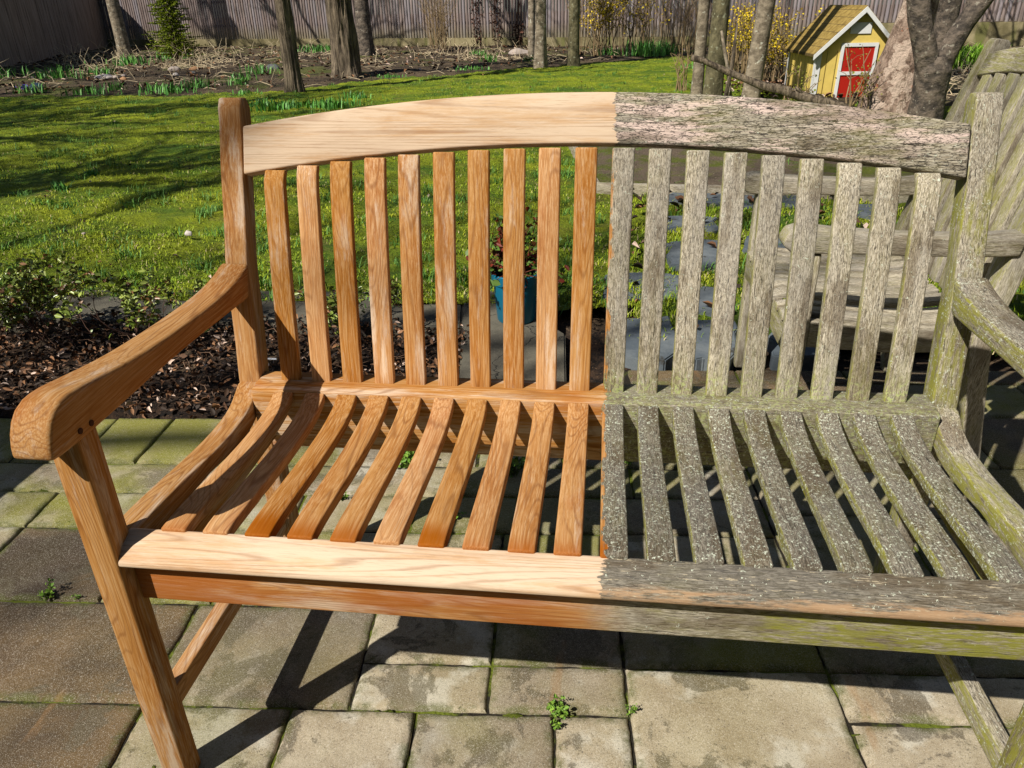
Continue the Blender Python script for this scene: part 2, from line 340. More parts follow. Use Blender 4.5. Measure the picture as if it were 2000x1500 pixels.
timber('top_rail', [(-hw+2*hw*i/16, .03*(1-((i-8)/8)**2)) for i in range(17)], [(-hw+2*hw*i/16, .062+.03*(1-((i-8)/8)**2)) for i in range(17)], 0, .032, 'f', W_chair, chair, bev=.004, gdir=(0, 1, 0),
       frame=(orgc, Vector((0, 1, 0)), e2c, Vector((.954, 0, -.30))))
# ---------------------------------------------------------------- grounds
def sheet(name, pts, z, mat, kind='structure'):
    b = MB(); b.add([(x, y, z) for x, y in pts], [tuple(range(len(pts)))]); return tag(b.build(name, mat), kind=kind)
mm = M('soil', .95); p = mm.pos(); c = mm.mix(mm.ramp(mm.noise(p, 3, 6, .7), .35, .65), (.035, .022, .013), (.10, .065, .038))
c = mm.mix(mm.ramp(mm.noise(p, 40, 5, .7), .55, .66), c, (.24, .16, .09)); mm.bump(mm.noise(p, 25, 6, .7), 1, .03); SOIL = mm.col(c)
sheet('ground', [(-90, -60), (90, -60), (90, 120), (-90, 120)], -.045, SOIL)
# bed soil, lumpy
def lump(name, x0, x1, y0, y1, nx, ny, zf, mat, kind='structure', inside=None, smooth=True, ypow=1.0):
    V = []; F = []
    for j in range(ny+1):
        t = (j/ny)**ypow; y = y0+(y1-y0)*t
        for i in range(nx+1):
            x = x0+(x1-x0)*i/nx; V.append((x, y, zf(x, y)))
    for j in range(ny):
        for i in range(nx):
            a = j*(nx+1)+i; q = (a, a+1, a+nx+2, a+nx+1)
            if inside is None or inside((V[a][0]+V[a+nx+2][0])/2, (V[a][1]+V[a+nx+2][1])/2): F.append(q)
    used = sorted({i for f in F for i in f}); mp = {k: n for n, k in enumerate(used)}
    return tag(npmesh(name, [V[i] for i in used], [[mp[i] for i in f] for f in F], mat, smooth=smooth), kind=kind)
mm = M('mulch', .95); p = mm.pos(); c = mm.mix(mm.ramp(mm.noise(p, 30, 6, .75), .40, .62), (.012, .008, .006), (.075, .042, .024))
c = mm.mix(mm.ramp(mm.noise(p, 140, 3, .7), .60, .70), c, (.28, .17, .09)); mm.bump(mm.noise(p, 80, 6, .75), 1, .02); MULCH = mm.col(c)
def patio_far(x): return 1.26+.07*x if x < .15 else 1.70
lump('flower_bed', -4.2, 0.15, 1.15, 2.0, 200, 50, lambda x, y: -.030+.028*noise.noise((x*9, y*9, 0))+.03*noise.noise((x*2, y*2, 4))-(.02 if y < 1.22+.07*x else 0), MULCH, inside=lambda x, y: y > 1.262+.07*x)
# patio pavers ------------------------------------------------
mm = M('concrete_paver', .88); p = mm.pos(); to = mm.attr('tone', 'Color'); ts = mm.sep(to)   # x moss, y light, z brown
g1 = mm.noise(p, 5, 5, .65); g2 = mm.noise(p, 230, 4, .85); g3 = mm.noise(mm.add(p, (7, 3, 1)), 3.6, 6, .62, .4)
base = mm.mix(mm.ramp(g1, .3, .7), (.31, .240, .150), (.51, .435, .31))
base = mm.mix(mm.math('MULTIPLY', mm.ramp(mm.noise(mm.add(p, (1, 9, 2)), 7, 5, .6), .50, .62), .7), base, (.64, .60, .50))
lightc = mm.mix(ts[1], (.085, .075, .055), base)
brn = mm.mix(mm.ramp(g3, .35, .65), (.050, .030, .016), (.17, .105, .045))
cc = mm.mix(ts[2], lightc, brn)
stain = mm.math('MULTIPLY', mm.ramp(mm.noise(mm.add(p, (4, 4, 0)), 6.5, 9, .68, .5), .52, .56), .72)
cc = mm.mix(stain, cc, (.095, .075, .045))
cc = mm.mix(mm.math('MULTIPLY', mm.ramp(mm.noise(mm.add(p, (2, 5, 0)), 3.2, 4, .6), .36, .62), ts[0]), cc, (.22, .215, .018))
edge = mm.attr('edge', 'Fac')
cc = mm.mix(mm.math('MULTIPLY', mm.math('MULTIPLY', edge, mm.ramp(mm.noise(p, 18, 4, .7), .42, .6)), .75), cc, (.085, .095, .012))
cc = mm.mix(mm.math('MULTIPLY', mm.ramp(g2, .56, .68), .55), cc, (.66, .62, .52))
cc = mm.mix(mm.math('MULTIPLY', mm.ramp(g2, .32, .45, 1, 0), .65), cc, (.04, .035, .025))
pit = mm.voro(mm.add(p, mm.scale(mm.noise(p, 90, 2, col=True), (.01, .01, .01))), 150); cc = mm.mix(mm.math('MULTIPLY', mm.math('MULTIPLY', mm.ramp(pit, .12, .22, 1, 0), mm.ramp(mm.noise(p, 35, 3), .48, .6)), .75), cc, (.05, .04, .03))
g5 = mm.noise(p, 700, 2, .7); cc = mm.mix(mm.math('MULTIPLY', mm.ramp(g5, .55, .68), .5), cc, (.75, .70, .60)); cc = mm.mix(mm.math('MULTIPLY', mm.ramp(g5, .34, .45, 1, 0), .5), cc, (.06, .05, .035))
rust = mm.ramp(mm.noise(mm.scale(mm.add(p, (3, 0, 0)), (9, 2.2, 1)), 1, 4), .66, .72)
cc = mm.mix(mm.math('MULTIPLY', rust, .3), cc, (.36, .19, .07))
mm.bump(mm.math('ADD', mm.math('MULTIPLY', g2, .6), mm.noise(p, 40, 5, .6)), .5, .004); PAVER = mm.col(cc)
ang = math.radians(4.0); ca, sa = math.cos(ang), math.sin(ang)
def uv2w(u, v): return (u*ca-v*sa, u*sa+v*ca)
def w2uv(x, y): return (x*ca+y*sa, -x*sa+y*ca)
pav = []
# rows: (v0, v1, [column joints u...])
def row(v0, v1, us, tones=None):
    for i in range(len(us)-1):
        pav.append((us[i], us[i+1], v0, v1, (tones or {}).get(i)))
MO = (.95, .85, .0); MO2 = (.85, .7, .1); BR = (.05, .45, 1.0); DK = (.35, .25, .6); LT = (.15, 1.0, 0); LT2 = (.35, .9, .0); GR = (.5, .7, .2)
row(1.005, 1.262, [-3.1, -2.6, -2.2, -1.80, -1.57, -1.375, -1.195, -.93, -.70, -.46, -.22, .02, .27, .52], {i: MO for i in range(9)})
row(.865, 1.005, [-3.1, -2.5, -2.05, -1.70, -1.28, -.80, -.58, -.28, -.05, .20, .52], {4: MO, 3: MO2, 5: MO, 6: LT2, 7: GR})
row(.715, .865, [-3.1, -2.5, -1.9, -1.33, -1.02, -.66, -.36, -.10, .16, .52], {2: MO2, 3: MO, 4: MO, 5: LT2, 6: GR})
row(.46, .715, [-3.1, -2.6, -2.1, -1.55, -1.33, -1.00, -.75, -.49, -.13, .14, .38, .52], {3: LT2, 4: BR, 5: MO2, 6: MO2, 2: GR})
row(.20, .46, [-3.1, -2.6, -2.1, -1.52, -.775], {3: BR, 2: DK}); row(.31, .46, [-.775, -.385, -.13, .125, .51], {0: LT2, 1: LT})
row(.20, .31, [-.775, -.385], {0: BR}) if False else None
pav = [q for q in pav if not (q[2] == .31 and q[0] == -.775)]
pav.append((-.775, -.385, .20, .46, (.2, .75, .55)))
row(.20, .31, [-.385, -.13, .125], {0: LT, 1: (.25, .8, .25)})
pav.append((.125, .51, -.12, .31, LT)); row(.20, .31, [.51, .73, 1.0, 1.3, 1.7], {0: LT, 1: LT, 2: LT}); row(-.12, .20, [.51, .74, 1.0, 1.4], {0: LT, 1: LT2})
row(-.12, .20, [-1.8, -1.2, -.765, -.49, -.26, -.01, .125], {1: BR, 2: LT2, 3: LT, 4: (.4, .75, .2), 5: LT})
row(-.5, -.12, [-2, -1.5, -1.1, -.765, -.4, -.1, .2, .6, 1.0, 1.5]); row(-1.0, -.5, [-2, -1.3, -.7, -.2, .3, .8, 1.4])
row(-1.5, -1.0, [-2, -1.3, -.7, -.2, .3, .8, 1.4])
row(.31, .55, [.51, .78, 1.1, 1.45, 1.9, 2.4], {0: GR, 1: GR}); row(.55, .80, [.52, .83, 1.2, 1.6, 2.1, 2.6]); row(.80, 1.02, [.52, .75, 1.02, 1.45, 1.9, 2.5, 3.0])
row(1.02, 1.30, [.52, .86, 1.2, 1.5, 1.95, 2.5, 3.1], {0: BR}); row(1.30, 1.52, [.02+.2, .45, .80, 1.12, 1.5, 2.0, 2.6, 3.2], {0: BR, 1: BR, 2: BR}); row(1.52, 1.625, [.25, .62, .98, 1.3, 1.7, 2.3, 3.0], {0: BR, 1: BR, 2: BR, 3: BR})
row(1.262, 1.30, [.27, .52]) ; 
b = MB(); tones = []; edges = []
for (u0, u1, v0, v1, tn) in pav:
    if tn is None: tn = random.choice([GR, LT2, DK, (.4, .6, .4), MO2])
    gp = .003; cx, cy = (u0+u1)/2, (v0+v1)/2; out = []; sd = random.uniform(0, 100)
    N = lambda a, k: noise.noise((a*14, sd+k, 0))*.0035+noise.noise((a*60, sd+k, 3))*.0022
    nu, nv = max(4, int((u1-u0)/.014)), max(4, int((v1-v0)/.014))
    for i in range(nu): out.append((u0+gp+(u1-u0-2*gp)*i/nu, v0+gp+N(i/nu*(u1-u0), 0)))
    for i in range(nv): out.append((u1-gp+N(i/nv*(v1-v0), 9), v0+gp+(v1-v0-2*gp)*i/nv))
    for i in range(nu): out.append((u1-gp-(u1-u0-2*gp)*i/nu, v1-gp+N(i/nu*(u1-u0), 20)))
    for i in range(nv): out.append((u0+gp+N(i/nv*(v1-v0), 30), v1-gp-(v1-v0-2*gp)*i/nv))
    n = len(out); zz = random.uniform(-.002, .002); tx, ty = random.uniform(-.006, .006), random.uniform(-.006, .006)
    rings = []
    for ins, dz in ((0, -.05), (0, -.007), (.0025, -.0025), (.006, -.0005), (.02, 0)):
        for (u, v) in out:
            uu = u+(ins if u < cx else -ins)*min(1, abs(u-cx)/((u1-u0)/2)) ; vv = v+(ins if v < cy else -ins)*min(1, abs(v-cy)/((v1-v0)/2))
            X, Y = uv2w(uu, vv); rings.append((X, Y, zz+dz+tx*(uu-cx)+ty*(vv-cy))); edges.append(1.0 if ins < .01 else .45 if ins < .015 else .0)
    fs = []
    for r in range(4):
        for i in range(n): fs.append((r*n+i, r*n+(i+1) % n, (r+1)*n+(i+1) % n, (r+1)*n+i))
    fs.append(tuple(4*n+i for i in range(n)))
    b.add(rings, fs); tones += [tn]*len(rings)
o = tag(b.build('patio', PAVER, smooth=True, sharp=40), kind='structure')
at = o.data.attributes.new('tone', 'FLOAT_COLOR', 'POINT')
for i, t in enumerate(tones): at.data[i].color = (*t, 1)
at = o.data.attributes.new('edge', 'FLOAT', 'POINT')
for i, t in enumerate(edges): at.data[i].value = t
# joint soil with moss under the pavers
mm = M('joint_moss', .95); p = mm.pos(); c = mm.mix(mm.ramp(mm.noise(p, 9, 4, .65), .46, .58), (.022, .018, .012), (.13, .16, .015)); mm.bump(mm.noise(p, 200, 4), 1, .006)
JM = mm.col(c); sheet('patio_joints', [uv2w(-3.1, -1.5), uv2w(3.2, -1.5), uv2w(3.2, 1.62), uv2w(.18, 1.62), uv2w(.26, 1.258), uv2w(-3.1, 1.258)], -.008, JM)
# ---------------------------------------------------------------- concrete kerb and stepping slab
mm = M('old_concrete', .9); p = mm.pos(); c = mm.mix(mm.ramp(mm.noise(p, 4, 6, .65), .35, .65), (.065, .058, .045), (.15, .135, .10)); c = mm.mix(mm.math('MULTIPLY', mm.ramp(mm.noise(p, 250, 3), .6, .7), .4), c, (.30, .28, .22))
ck = mm.voro(mm.add(p, mm.scale(mm.noise(p, 6, 4, col=True), (.3, .3, .3))), 2.2, 'DISTANCE_TO_EDGE'); c = mm.mix(mm.ramp(ck, .004, .010, 1, 0), c, (.02, .018, .015))
mm.bump(mm.noise(p, 120, 5, .7), .6, .005); CONC = mm.col(c)
def slab(name, pts, z0, z1, mat, kind='structure', bev=.006, parent=None):
    bm = bmesh.new(); lo = [bm.verts.new((x, y, z0)) for x, y in pts]; hi = [bm.verts.new((x, y, z1)) for x, y in pts]; n = len(pts)
    bm.faces.new(hi); bm.faces.new(lo[::-1])
    for i in range(n): bm.faces.new((lo[i], lo[(i+1) % n], hi[(i+1) % n], hi[i]))
    bmesh.ops.recalc_face_normals(bm, faces=bm.faces)
    if bev: bmesh.ops.bevel(bm, geom=[e for e in bm.edges if e.calc_face_angle(0) > .5], offset=bev, segments=2, affect='EDGES')
    me = bpy.data.meshes.new(name); bm.to_mesh(me); bm.free(); o = link(name, me, mat, parent)
    if kind and not parent: tag(o, kind=kind)
    return o
def gp(px, py, z=0.0): q = G(px, py, z); return (q.x, q.y)
KZ = .0
q = [gp(-700, 628), gp(100, 630), gp(480, 636), gp(900, 648), gp(904, 590), gp(900, 576), gp(480, 572), gp(100, 570), gp(-700, 565)]
slab('kerb', q, -.1, .012, CONC)
slab('stepping_slab', [gp(897, 762), gp(1106, 768), gp(1104, 660), gp(1085, 648), gp(1092, 575), gp(905, 575)], -.1, .018, CONC)
# ---------------------------------------------------------------- lawn
mm = M('lawn_turf', .9); p = mm.pos()
a = mm.noise(mm.scale(p, (1.2, 1.8, 1)), 1, 5, .65); c = mm.mix(mm.ramp(a, .32, .68), (.075, .175, .008), (.36, .42, .012))
c = mm.mix(mm.math('MULTIPLY', mm.ramp(mm.noise(mm.add(p, (9, 4, 0)), 1.9, 5, .7), .56, .70), .65), c, (.24, .20, .05))
c = mm.mix(mm.ramp(mm.noise(mm.add(p, (3, 8, 0)), 3.0, 6, .72), .63, .70), c, (.055, .040, .022))
c = mm.mix(mm.math('MULTIPLY', mm.ramp(mm.noise(mm.add(p, (5, 1, 0)), 2.4, 4, .7), .58, .66), .7), c, (.26, .27, .015))
c = mm.mix(mm.math('MULTIPLY', mm.ramp(mm.noise(p, 60, 4, .8), .52, .62), .35), c, (.30, .30, .08))
mm.bump(mm.math('ADD', mm.noise(p, 45, 6, .75), mm.math('MULTIPLY', mm.noise(p, 12, 3), 1.5)), 1, .06); LAWN = mm.col(c)
FAR = [(-30, 14), (-9.6, 10.6), (-6.7, 10.2), (-4.7, 11.0), (-4.2, 12.3), (-2.6, 13.9), (-1.0, 15.2), (.4, 16.6), (1.9, 18.0), (2.2, 10.5), (2.7, 8.9), (4.2, 8.6), (5.0, 10.6), (6.2, 12.5), (9, 13.5), (30, 14)]
def lawn_in(x, y): return y > 2.17+.10*noise.noise((x*1.5, 0, 3))+(.0 if x < -.1 else 0) and y < lerp(FAR, x)+.25*noise.noise((x*2, y, 0))
def lz(x, y):
    d = math.exp(-max(0, y-2)/9); return .012+.028*noise.noise((x*2.3, y*2.3, 0))+.018*noise.noise((x*7, y*7, 2))+.014*noise.noise((x*17, y*17, 5))
lump('lawn', -14, 9, 1.9, 19, 420, 520, lz, LAWN, inside=lambda x, y: (lawn_in(x, y) or (y > 1.72 and y < 2.4 and x > .2)), ypow=1.9)
# short blades
mm = M('grass_blade', .75); p = mm.pos(); r = mm.isl()
c = mm.mix(r, (.08, .20, .008), (.34, .44, .018)); c = mm.mix(mm.ramp(mm.noise(p, 1.7, 4, .65), .36, .66), c, (.38, .42, .02)); c = mm.mix(mm.ramp(r, .88, .92), c, (.50, .42, .20))
GRASS = mm.col(c)
def blades(name, pts, h, wd, lean, mat, parent=None, tag_=True, seg=2):
    n = len(pts); P = np.array(pts); an = np.random.rand(n)*6.283; hh = h*(.5+np.random.rand(n)*.9); ww = wd*(.6+.8*np.random.rand(n))
    d = np.stack([np.cos(an), np.sin(an), 0*an], 1); s = np.stack([-np.sin(an), np.cos(an), 0*an], 1)*ww[:, None]/2; le = lean*(.2+np.random.rand(n))
    b0 = P-s; b1 = P+s; md = P+d*(le*hh*.35)[:, None]+np.array([0, 0, 1])*(hh*.6)[:, None]; tp = P+d*(le*hh)[:, None]+np.array([0, 0, 1])*(hh*(1-.3*le))[:, None]
    V = np.stack([b0, b1, md+s*.8, tp, md-s*.8], 1).reshape(-1, 3); k = np.arange(n)[:, None]*5
    F = np.concatenate([k+np.array([[0, 1, 2, 4]]), k+np.array([[4, 2, 3, 3]])])[:, :]
    V = V.reshape(-1, 3); F1 = (k+np.array([[0, 1, 2]])); F2 = (k+np.array([[0, 2, 4]])); F3 = (k+np.array([[4, 2, 3]]))
    return npmesh(name, V, np.concatenate([F1, F2, F3]), mat, parent)
pts = []
def scatter(n, zone, x0, x1, y0, y1, pw):
    out = []
    while len(out) < n:
        y = y0+(y1-y0)*random.random()**pw; hwid = (y+.8)*.80
        x = random.uniform(max(x0, -.12*y-hwid-.3), min(x1, -.12*y+hwid+.3))
        if zone(x, y): out.append((x, y))
    return out
def gz(x, y): return lawn_in(x, y) and noise.noise((x*1.3+3, y*1.3, 0))+.55*noise.noise((x*5, y*5, 1)) > -.28
pts = [(x, y, lz(x, y)-.004) for x, y in scatter(200000, gz, -14, 9, 2.1, 18, 1.9)]
pts = [(x, y, z) for x, y, z in pts if random.random() < .35+1.3*max(0, noise.noise((x*4, y*4, 8))+.25)]
tag(blades('lawn_grass', pts, .020, .0045, 1.2, GRASS), kind='stuff', label='short mossy green grass growing over the lawn', cat='grass')
pts = []
for k in range(900):                                   # coarser grass tufts
    x, y = scatter(1, lawn_in, -14, 9, 2.1, 14, 1.5)[0]
    for i in range(random.randint(8, 30)): pts.append((x+random.gauss(0, .03), y+random.gauss(0, .03), lz(x, y)-.005))
mm = M('tuft_blade', .6); r = mm.isl(); TUFT = mm.col(mm.mix(r, (.06, .16, .02), (.14, .30, .05)))
tag(blades('grass_tufts', pts, .055, .005, 1.0, TUFT), kind='stuff', label='coarse darker green grass tufts in the lawn', cat='grass')
# ---------------------------------------------------------------- litter, leaves
def leaves(name, pts, size, mat, parent=None, flat=.5, asp=.5):
    """pts: (x,y,z[,nx,ny,nz]); each leaf a folded 6-vertex blade"""
    n = len(pts); P = np.array([q[:3] for q in pts]); an = np.random.rand(n)*6.283
    nrm = np.stack([np.random.randn(n)*flat, np.random.randn(n)*flat, np.ones(n)], 1); nrm /= np.linalg.norm(nrm, axis=1)[:, None]
    t = np.stack([np.cos(an), np.sin(an), 0*an], 1); t -= nrm*(t*nrm).sum(1)[:, None]; t /= np.linalg.norm(t, axis=1)[:, None]; b = np.cross(nrm, t)
    s = (size*(.5+np.random.rand(n)))[:, None]; w_ = s*asp*(.7+.5*np.random.rand(n))[:, None]; cu = (np.random.rand(n)*.35)[:, None]*s
    V = np.stack([P-t*s*.5, P-t*s*.1+b*w_*.5+nrm*cu, P+t*s*.25+b*w_*.4+nrm*cu, P+t*s*.55-nrm*cu*.6, P+t*s*.25-b*w_*.4+nrm*cu, P-t*s*.1-b*w_*.5+nrm*cu], 1).reshape(-1, 3)
    k = np.arange(n)[:, None]*6
    F = np.concatenate([k+np.array([[0, 3, 2, 1]]), k+np.array([[0, 5, 4, 3]])])
    return npmesh(name, V, F, mat, parent)
mm = M('dead_leaf', .7); r = mm.isl(); c = mm.mix(r, (.08, .033, .013), (.30, .15, .07)); c = mm.mix(mm.ramp(mm.math('FRACT', mm.math('MULTIPLY', r, 7)), .45, .6), c, (.035, .022, .015)); c = mm.mix(mm.ramp(mm.math('FRACT', mm.math('MULTIPLY', r, 13)), .86, .90), c, (.66, .50, .40)); DEAD = mm.col(c)
pts = []
while len(pts) < 6500:
    x = random.uniform(-3.2, -.45); y = random.uniform(1.08, 1.98)
    if y > 1.27+.07*x: pts.append((x, y, random.uniform(-.01, .03)))
tag(leaves('leaf_litter', pts, .021, DEAD, flat=.8), kind='stuff', label='dry brown leaf litter covering the mulch bed left of the bench', cat='leaf litter')
b = MB()
for k in range(420):
    x = random.uniform(-3, -.5); y = random.uniform(1.2, 1.95)
    if y < 1.27+.07*x: continue
    a = random.uniform(0, 6.28); l = random.uniform(.02, .08); z = random.uniform(0, .03)
    b.tube([(x, y, z), (x+math.cos(a)*l*.5, y+math.sin(a)*l*.5, z+random.uniform(0, .012)), (x+math.cos(a+.4)*l, y+math.sin(a+.4)*l, z+random.uniform(-.01, .02))], [.0014, .0013, .0008], 4)
TWIG = plain('dry_twig', (.20, .12, .075), .8, .5, 8)
tag(b.build('twig_litter', TWIG), kind='stuff', label='thin dry twigs scattered on the mulch', cat='twigs')
pts = [(x, y, lz(x, y)+.012) for x, y in scatter(420, lawn_in, -14, 9, 2.2, 14, 1.4)]
tag(leaves('lawn_leaves', pts, .026, DEAD, flat=.4), kind='stuff', label='scattered brown leaves and bits lying on the lawn', cat='leaves')
# ---------------------------------------------------------------- low shrubs at bed
mm = M('shrub_leaf', .33); r = mm.isl(); mm.b.inputs['Specular IOR Level'].default_value = .5; c = mm.mix(r, (.13, .20, .025), (.38, .44, .10)); c = mm.mix(mm.ramp(mm.math('FRACT', mm.math('MULTIPLY', r, 9)), .86, .9), c, (.24, .12, .05)); SHL = mm.col(c)
BARKT = plain('shrub_stem_bark', (.12, .065, .045), .8, .4, 40)
def shrub(x, y, rad, h, nst, label):
    o = empty('shrub', (x, y, 0), label, 'shrub', 'low shrubs in the mulch bed'); b = MB(); L = []
    def grow(p, d, l, r, dep):
        pts = [p]; q = p.copy(); dd = d.copy()
        for k in range(4):
            dd = (dd+Vector((random.gauss(0, .22), random.gauss(0, .22), random.gauss(.06, .16)))).normalized(); q = q+dd*l/4; q.z = max(.01, q.z); pts.append(q.copy())
        b.tube(pts, [r, r*.85, r*.7, r*.6, r*.45], 5, cap=False)
        if dep == 0 or random.random() < .35:
            for k in range(8 if dep == 0 else 3):
                c = pts[-1]+Vector((random.gauss(0, .011), random.gauss(0, .011), random.gauss(.004, .009))); L.append(tuple(c))
            for k in range(2): L.append(tuple(pts[2]+Vector((random.gauss(0, .010), random.gauss(0, .010), random.gauss(.0, .01)))))
        if dep > 0:
            for k in range(random.randint(2, 3)):
                j = random.choice((2, 3, 4)); nd = (dd+Vector((random.gauss(0, .7), random.gauss(0, .7), random.gauss(.1, .35)))).normalized(); grow(pts[j], nd, l*.68, r*.6, dep-1)
    for k in range(nst):
        a = random.uniform(0, 6.283); p = Vector((x+random.gauss(0, rad*.45), y+random.gauss(0, rad*.16), .0))
        grow(p, Vector((math.cos(a)*.9, math.sin(a)*.6, random.uniform(.5, 1.1))).normalized(), h*random.uniform(.6, 1), .0032, 3)
    b.build('plant_stems', BARKT, o); leaves('foliage', L, .021, SHL, o, flat=.9, asp=.555)
    return o
shrub(-2.35, 1.62, .55, .20, 6, 'low leafy shrub at the left edge of the mulch bed')
shrub(-1.86, 1.66, .55, .20, 6, 'low spreading shrub against the concrete kerb left of the bench arm')
shrub(-1.42, 1.72, .5, .18, 5, 'low twiggy shrub just left of the bench back post')
shrub(-.98, 1.80, .5, .16, 5, 'low leafy shrub seen through the leftmost bench slats')
shrub(-2.75, 1.50, .4, .18, 5, 'low dark leafy shrub cut by the left frame edge')
# ---------------------------------------------------------------- blue pot with plant
pc = G(1003, 640, .018)
pot = empty('plant_pot', (pc.x, pc.y+.09, .018), 'round blue plant pot standing on the stepping slab behind the bench slats', 'plant pot')
b = MB(); prof = [(.0, .0), (.070, .0), (.074, .006), (.086, .155), (.092, .158), (.095, .195), (.091, .199), (.085, .195), (.082, .17)]
cx, cy = pot.location.x, pot.location.y; n = 40
for i, (r, z) in enumerate(prof): b.v += [(cx+r*math.cos(2*math.pi*k/n), cy+r*math.sin(2*math.pi*k/n), .019+z) for k in range(n)]
for i in range(len(prof)-1):
    for k in range(n): b.f.append((i*n+k, i*n+(k+1) % n, (i+1)*n+(k+1) % n, (i+1)*n+k))
m_ = M('blue_glaze', .35); BLU = m_.col(m_.mix(m_.noise(m_.pos(), 20, 4), (.006, .11, .19), (.010, .17, .27)))
b.build('pot', BLU, pot, smooth=True, sharp=40)
b = MB(); b.add([(cx+.084*math.cos(2*math.pi*k/24), cy+.084*math.sin(2*math.pi*k/24), .188) for k in range(24)], [tuple(range(24))]); b.build('potting_soil', MULCH, pot)
plant = empty('potted_plant', (cx, cy, .22), 'trailing potted plant with green and dark red leaves in the blue pot', 'plant')
L = []; b = MB()
for k in range(80):
    a = random.uniform(0, 6.28); ll = random.uniform(.06, .26); e = random.uniform(.35, 1.4)
    p0 = Vector((cx+random.gauss(0, .03), cy+random.gauss(0, .03), .22)); d = Vector((math.cos(a)*math.cos(e), math.sin(a)*math.cos(e), math.sin(e)))
    ps = [p0+d*ll*t+Vector((0, 0, -.10*(t**2)*math.cos(e))) for t in (0, .35, .7, 1.0)]
    b.tube(ps, .0018, 4, cap=False)
    for t in range(9): L.append(tuple(ps[random.choice((1, 2, 3, 3))]+Vector((random.gauss(0, .012), random.gauss(0, .012), random.gauss(0, .012)))))
m_ = M('pot_plant_leaf', .5); r = m_.isl(); PL = m_.col(m_.mix(m_.ramp(r, .5, .6), (.09, .16, .025), (.16, .025, .012)))
b.build('plant_stems', plain('red_stem', (.14, .04, .02)), plant); leaves('foliage', L, .022, PL, plant, flat=1, asp=.7)
# ---------------------------------------------------------------- weeds, moss cushions on patio
def weed(px, py, size, n, label, grp='weeds in the patio joints', mat=None):
    q = G(px, py); o = empty('weed', (q.x, q.y, 0), label, 'weed', grp); b = MB(); L = []
    for k in range(n):
        a = random.uniform(0, 6.28); ll = size*random.uniform(.3, 1); d = Vector((math.cos(a)*.6, math.sin(a)*.6, random.uniform(.3, 1.1)))
        p1 = Vector((q.x, q.y, 0))+d*ll; b.tube([(q.x+random.gauss(0, size*.15), q.y+random.gauss(0, size*.15), -.005), tuple((Vector((q.x, q.y, 0))+p1)/2+Vector((0, 0, .002))), tuple(p1)], .0008, 3, cap=False)
        for t in range(5): L.append(tuple(p1+Vector((random.gauss(0, size*.14), random.gauss(0, size*.14), random.gauss(0, size*.12)))))
    b.build('stem', WST, o); leaves('leaves', L, min(.016, size*.28), WLF, o, flat=.8, asp=.65)
m_ = M('weed_leaf', .5); r = m_.isl(); WLF = m_.col(m_.mix(r, (.09, .20, .02), (.24, .38, .05))); WST = plain('weed_stem', (.12, .16, .04))
weed(97, 1165, .030, 14, 'small leafy weed in the joint left of the front bench leg')
weed(152, 1168, .014, 6, 'tiny weed sprout right beside the larger weed left of the front leg')
weed(1090, 1392, .030, 16, 'bright weed in the paver joint at the bottom centre')
weed(1088, 1418, .022, 9, 'weed growing just below the bright bottom centre weed')
weed(1230, 1392, .016, 9, 'small weed in the joint right of the bottom centre weeds')
weed(795, 905, .070, 34, 'tall green weed seen between the orange seat slats')
weed(668, 975, .025, 12, 'weed low behind the left seat slats')
weed(1005, 925, .070, 30, 'shaded weed under the middle of the bench seat')
weed(1222, 905, .030, 12, 'weed under the first grey seat slats')
weed(890, 1010, .03, 10, 'small weed in deep shade under the orange slats')
def moss(px, py, rx, ry, label):
    q = G(px, py); b = MB(); n, m = 72, 8
    for j in range(m+1):
        for i in range(n):
            a = 2*math.pi*i/n; rr = j/m*(1+.7*noise.noise((math.cos(a)*3+px, math.sin(a)*3, 0))); x = math.cos(a)*rr*rx; y = math.sin(a)*rr*ry+.05*math.cos(a)*rr*rx+.006*noise.noise((math.cos(a)*rr*rx*60, px, 0))
            kk = .25+1.5*abs(noise.noise((x*90+px, 0, 2))) if rx > 2.5*ry else 1; b.v.append((q.x+x, q.y+y*kk+(.0015*noise.noise((x*300, y*300, 1))), -.011+(.013*kk*(1-(j/m)**2))+.0025*noise.noise((x*200, y*200, px))))
    for j in range(m):
        for i in range(n): b.f.append((j*n+i, j*n+(i+1) % n, (j+1)*n+(i+1) % n, (j+1)*n+i))
    tag(b.build('moss_cushion', MOSS, smooth=True), label, 'moss', 'moss cushions in the paver joints')
m_ = M('moss', .9); p = m_.pos(); MOSS_c = m_.mix(m_.noise(p, 160, 4, .7), (.05, .08, .008), (.20, .23, .02)); m_.bump(m_.noise(p, 320, 4, .8), 1, .006); MOSS = m_.col(MOSS_c)
moss(1003, 1397, .024, .010, 'rounded moss cushion left of the bottom centre weed')
moss(745, 1386, .05, .005, 'long thin moss strip in the joint above the bottom pavers')
moss(135, 1020, .014, .006, 'small moss cushion beside the left front leg')
moss(1710, 1434, .055, .004, 'moss strip in the joint at the lower right')
moss(600, 1385, .03, .005, 'short moss strip near the crossing of the leg shadow')
moss(20, 1168, .022, .005, 'moss strip at the far left joint')
moss(905, 1295+85, .02, .004, 'faint moss line in the joint below the bench shadow')
moss(300, 1500, .012, .012, 'moss patch at the bottom left near the leg foot')
moss(70, 958, .05, .004, 'moss line in the joint under the arm end')
# white plastic tag
q = G(530, 716); b = MB(); b.box((-.022, -.004, 0), (.022, .004, .0015)); o = b.build('plant_tag', plain('white_plastic', (.8, .8, .82), .4, .03)); o.location = (q.x, q.y, .03); o.rotation_euler = (.3, .1, .2)
tag(o, 'small white plastic plant tag lying in the bed beside the left back post', 'plant tag')
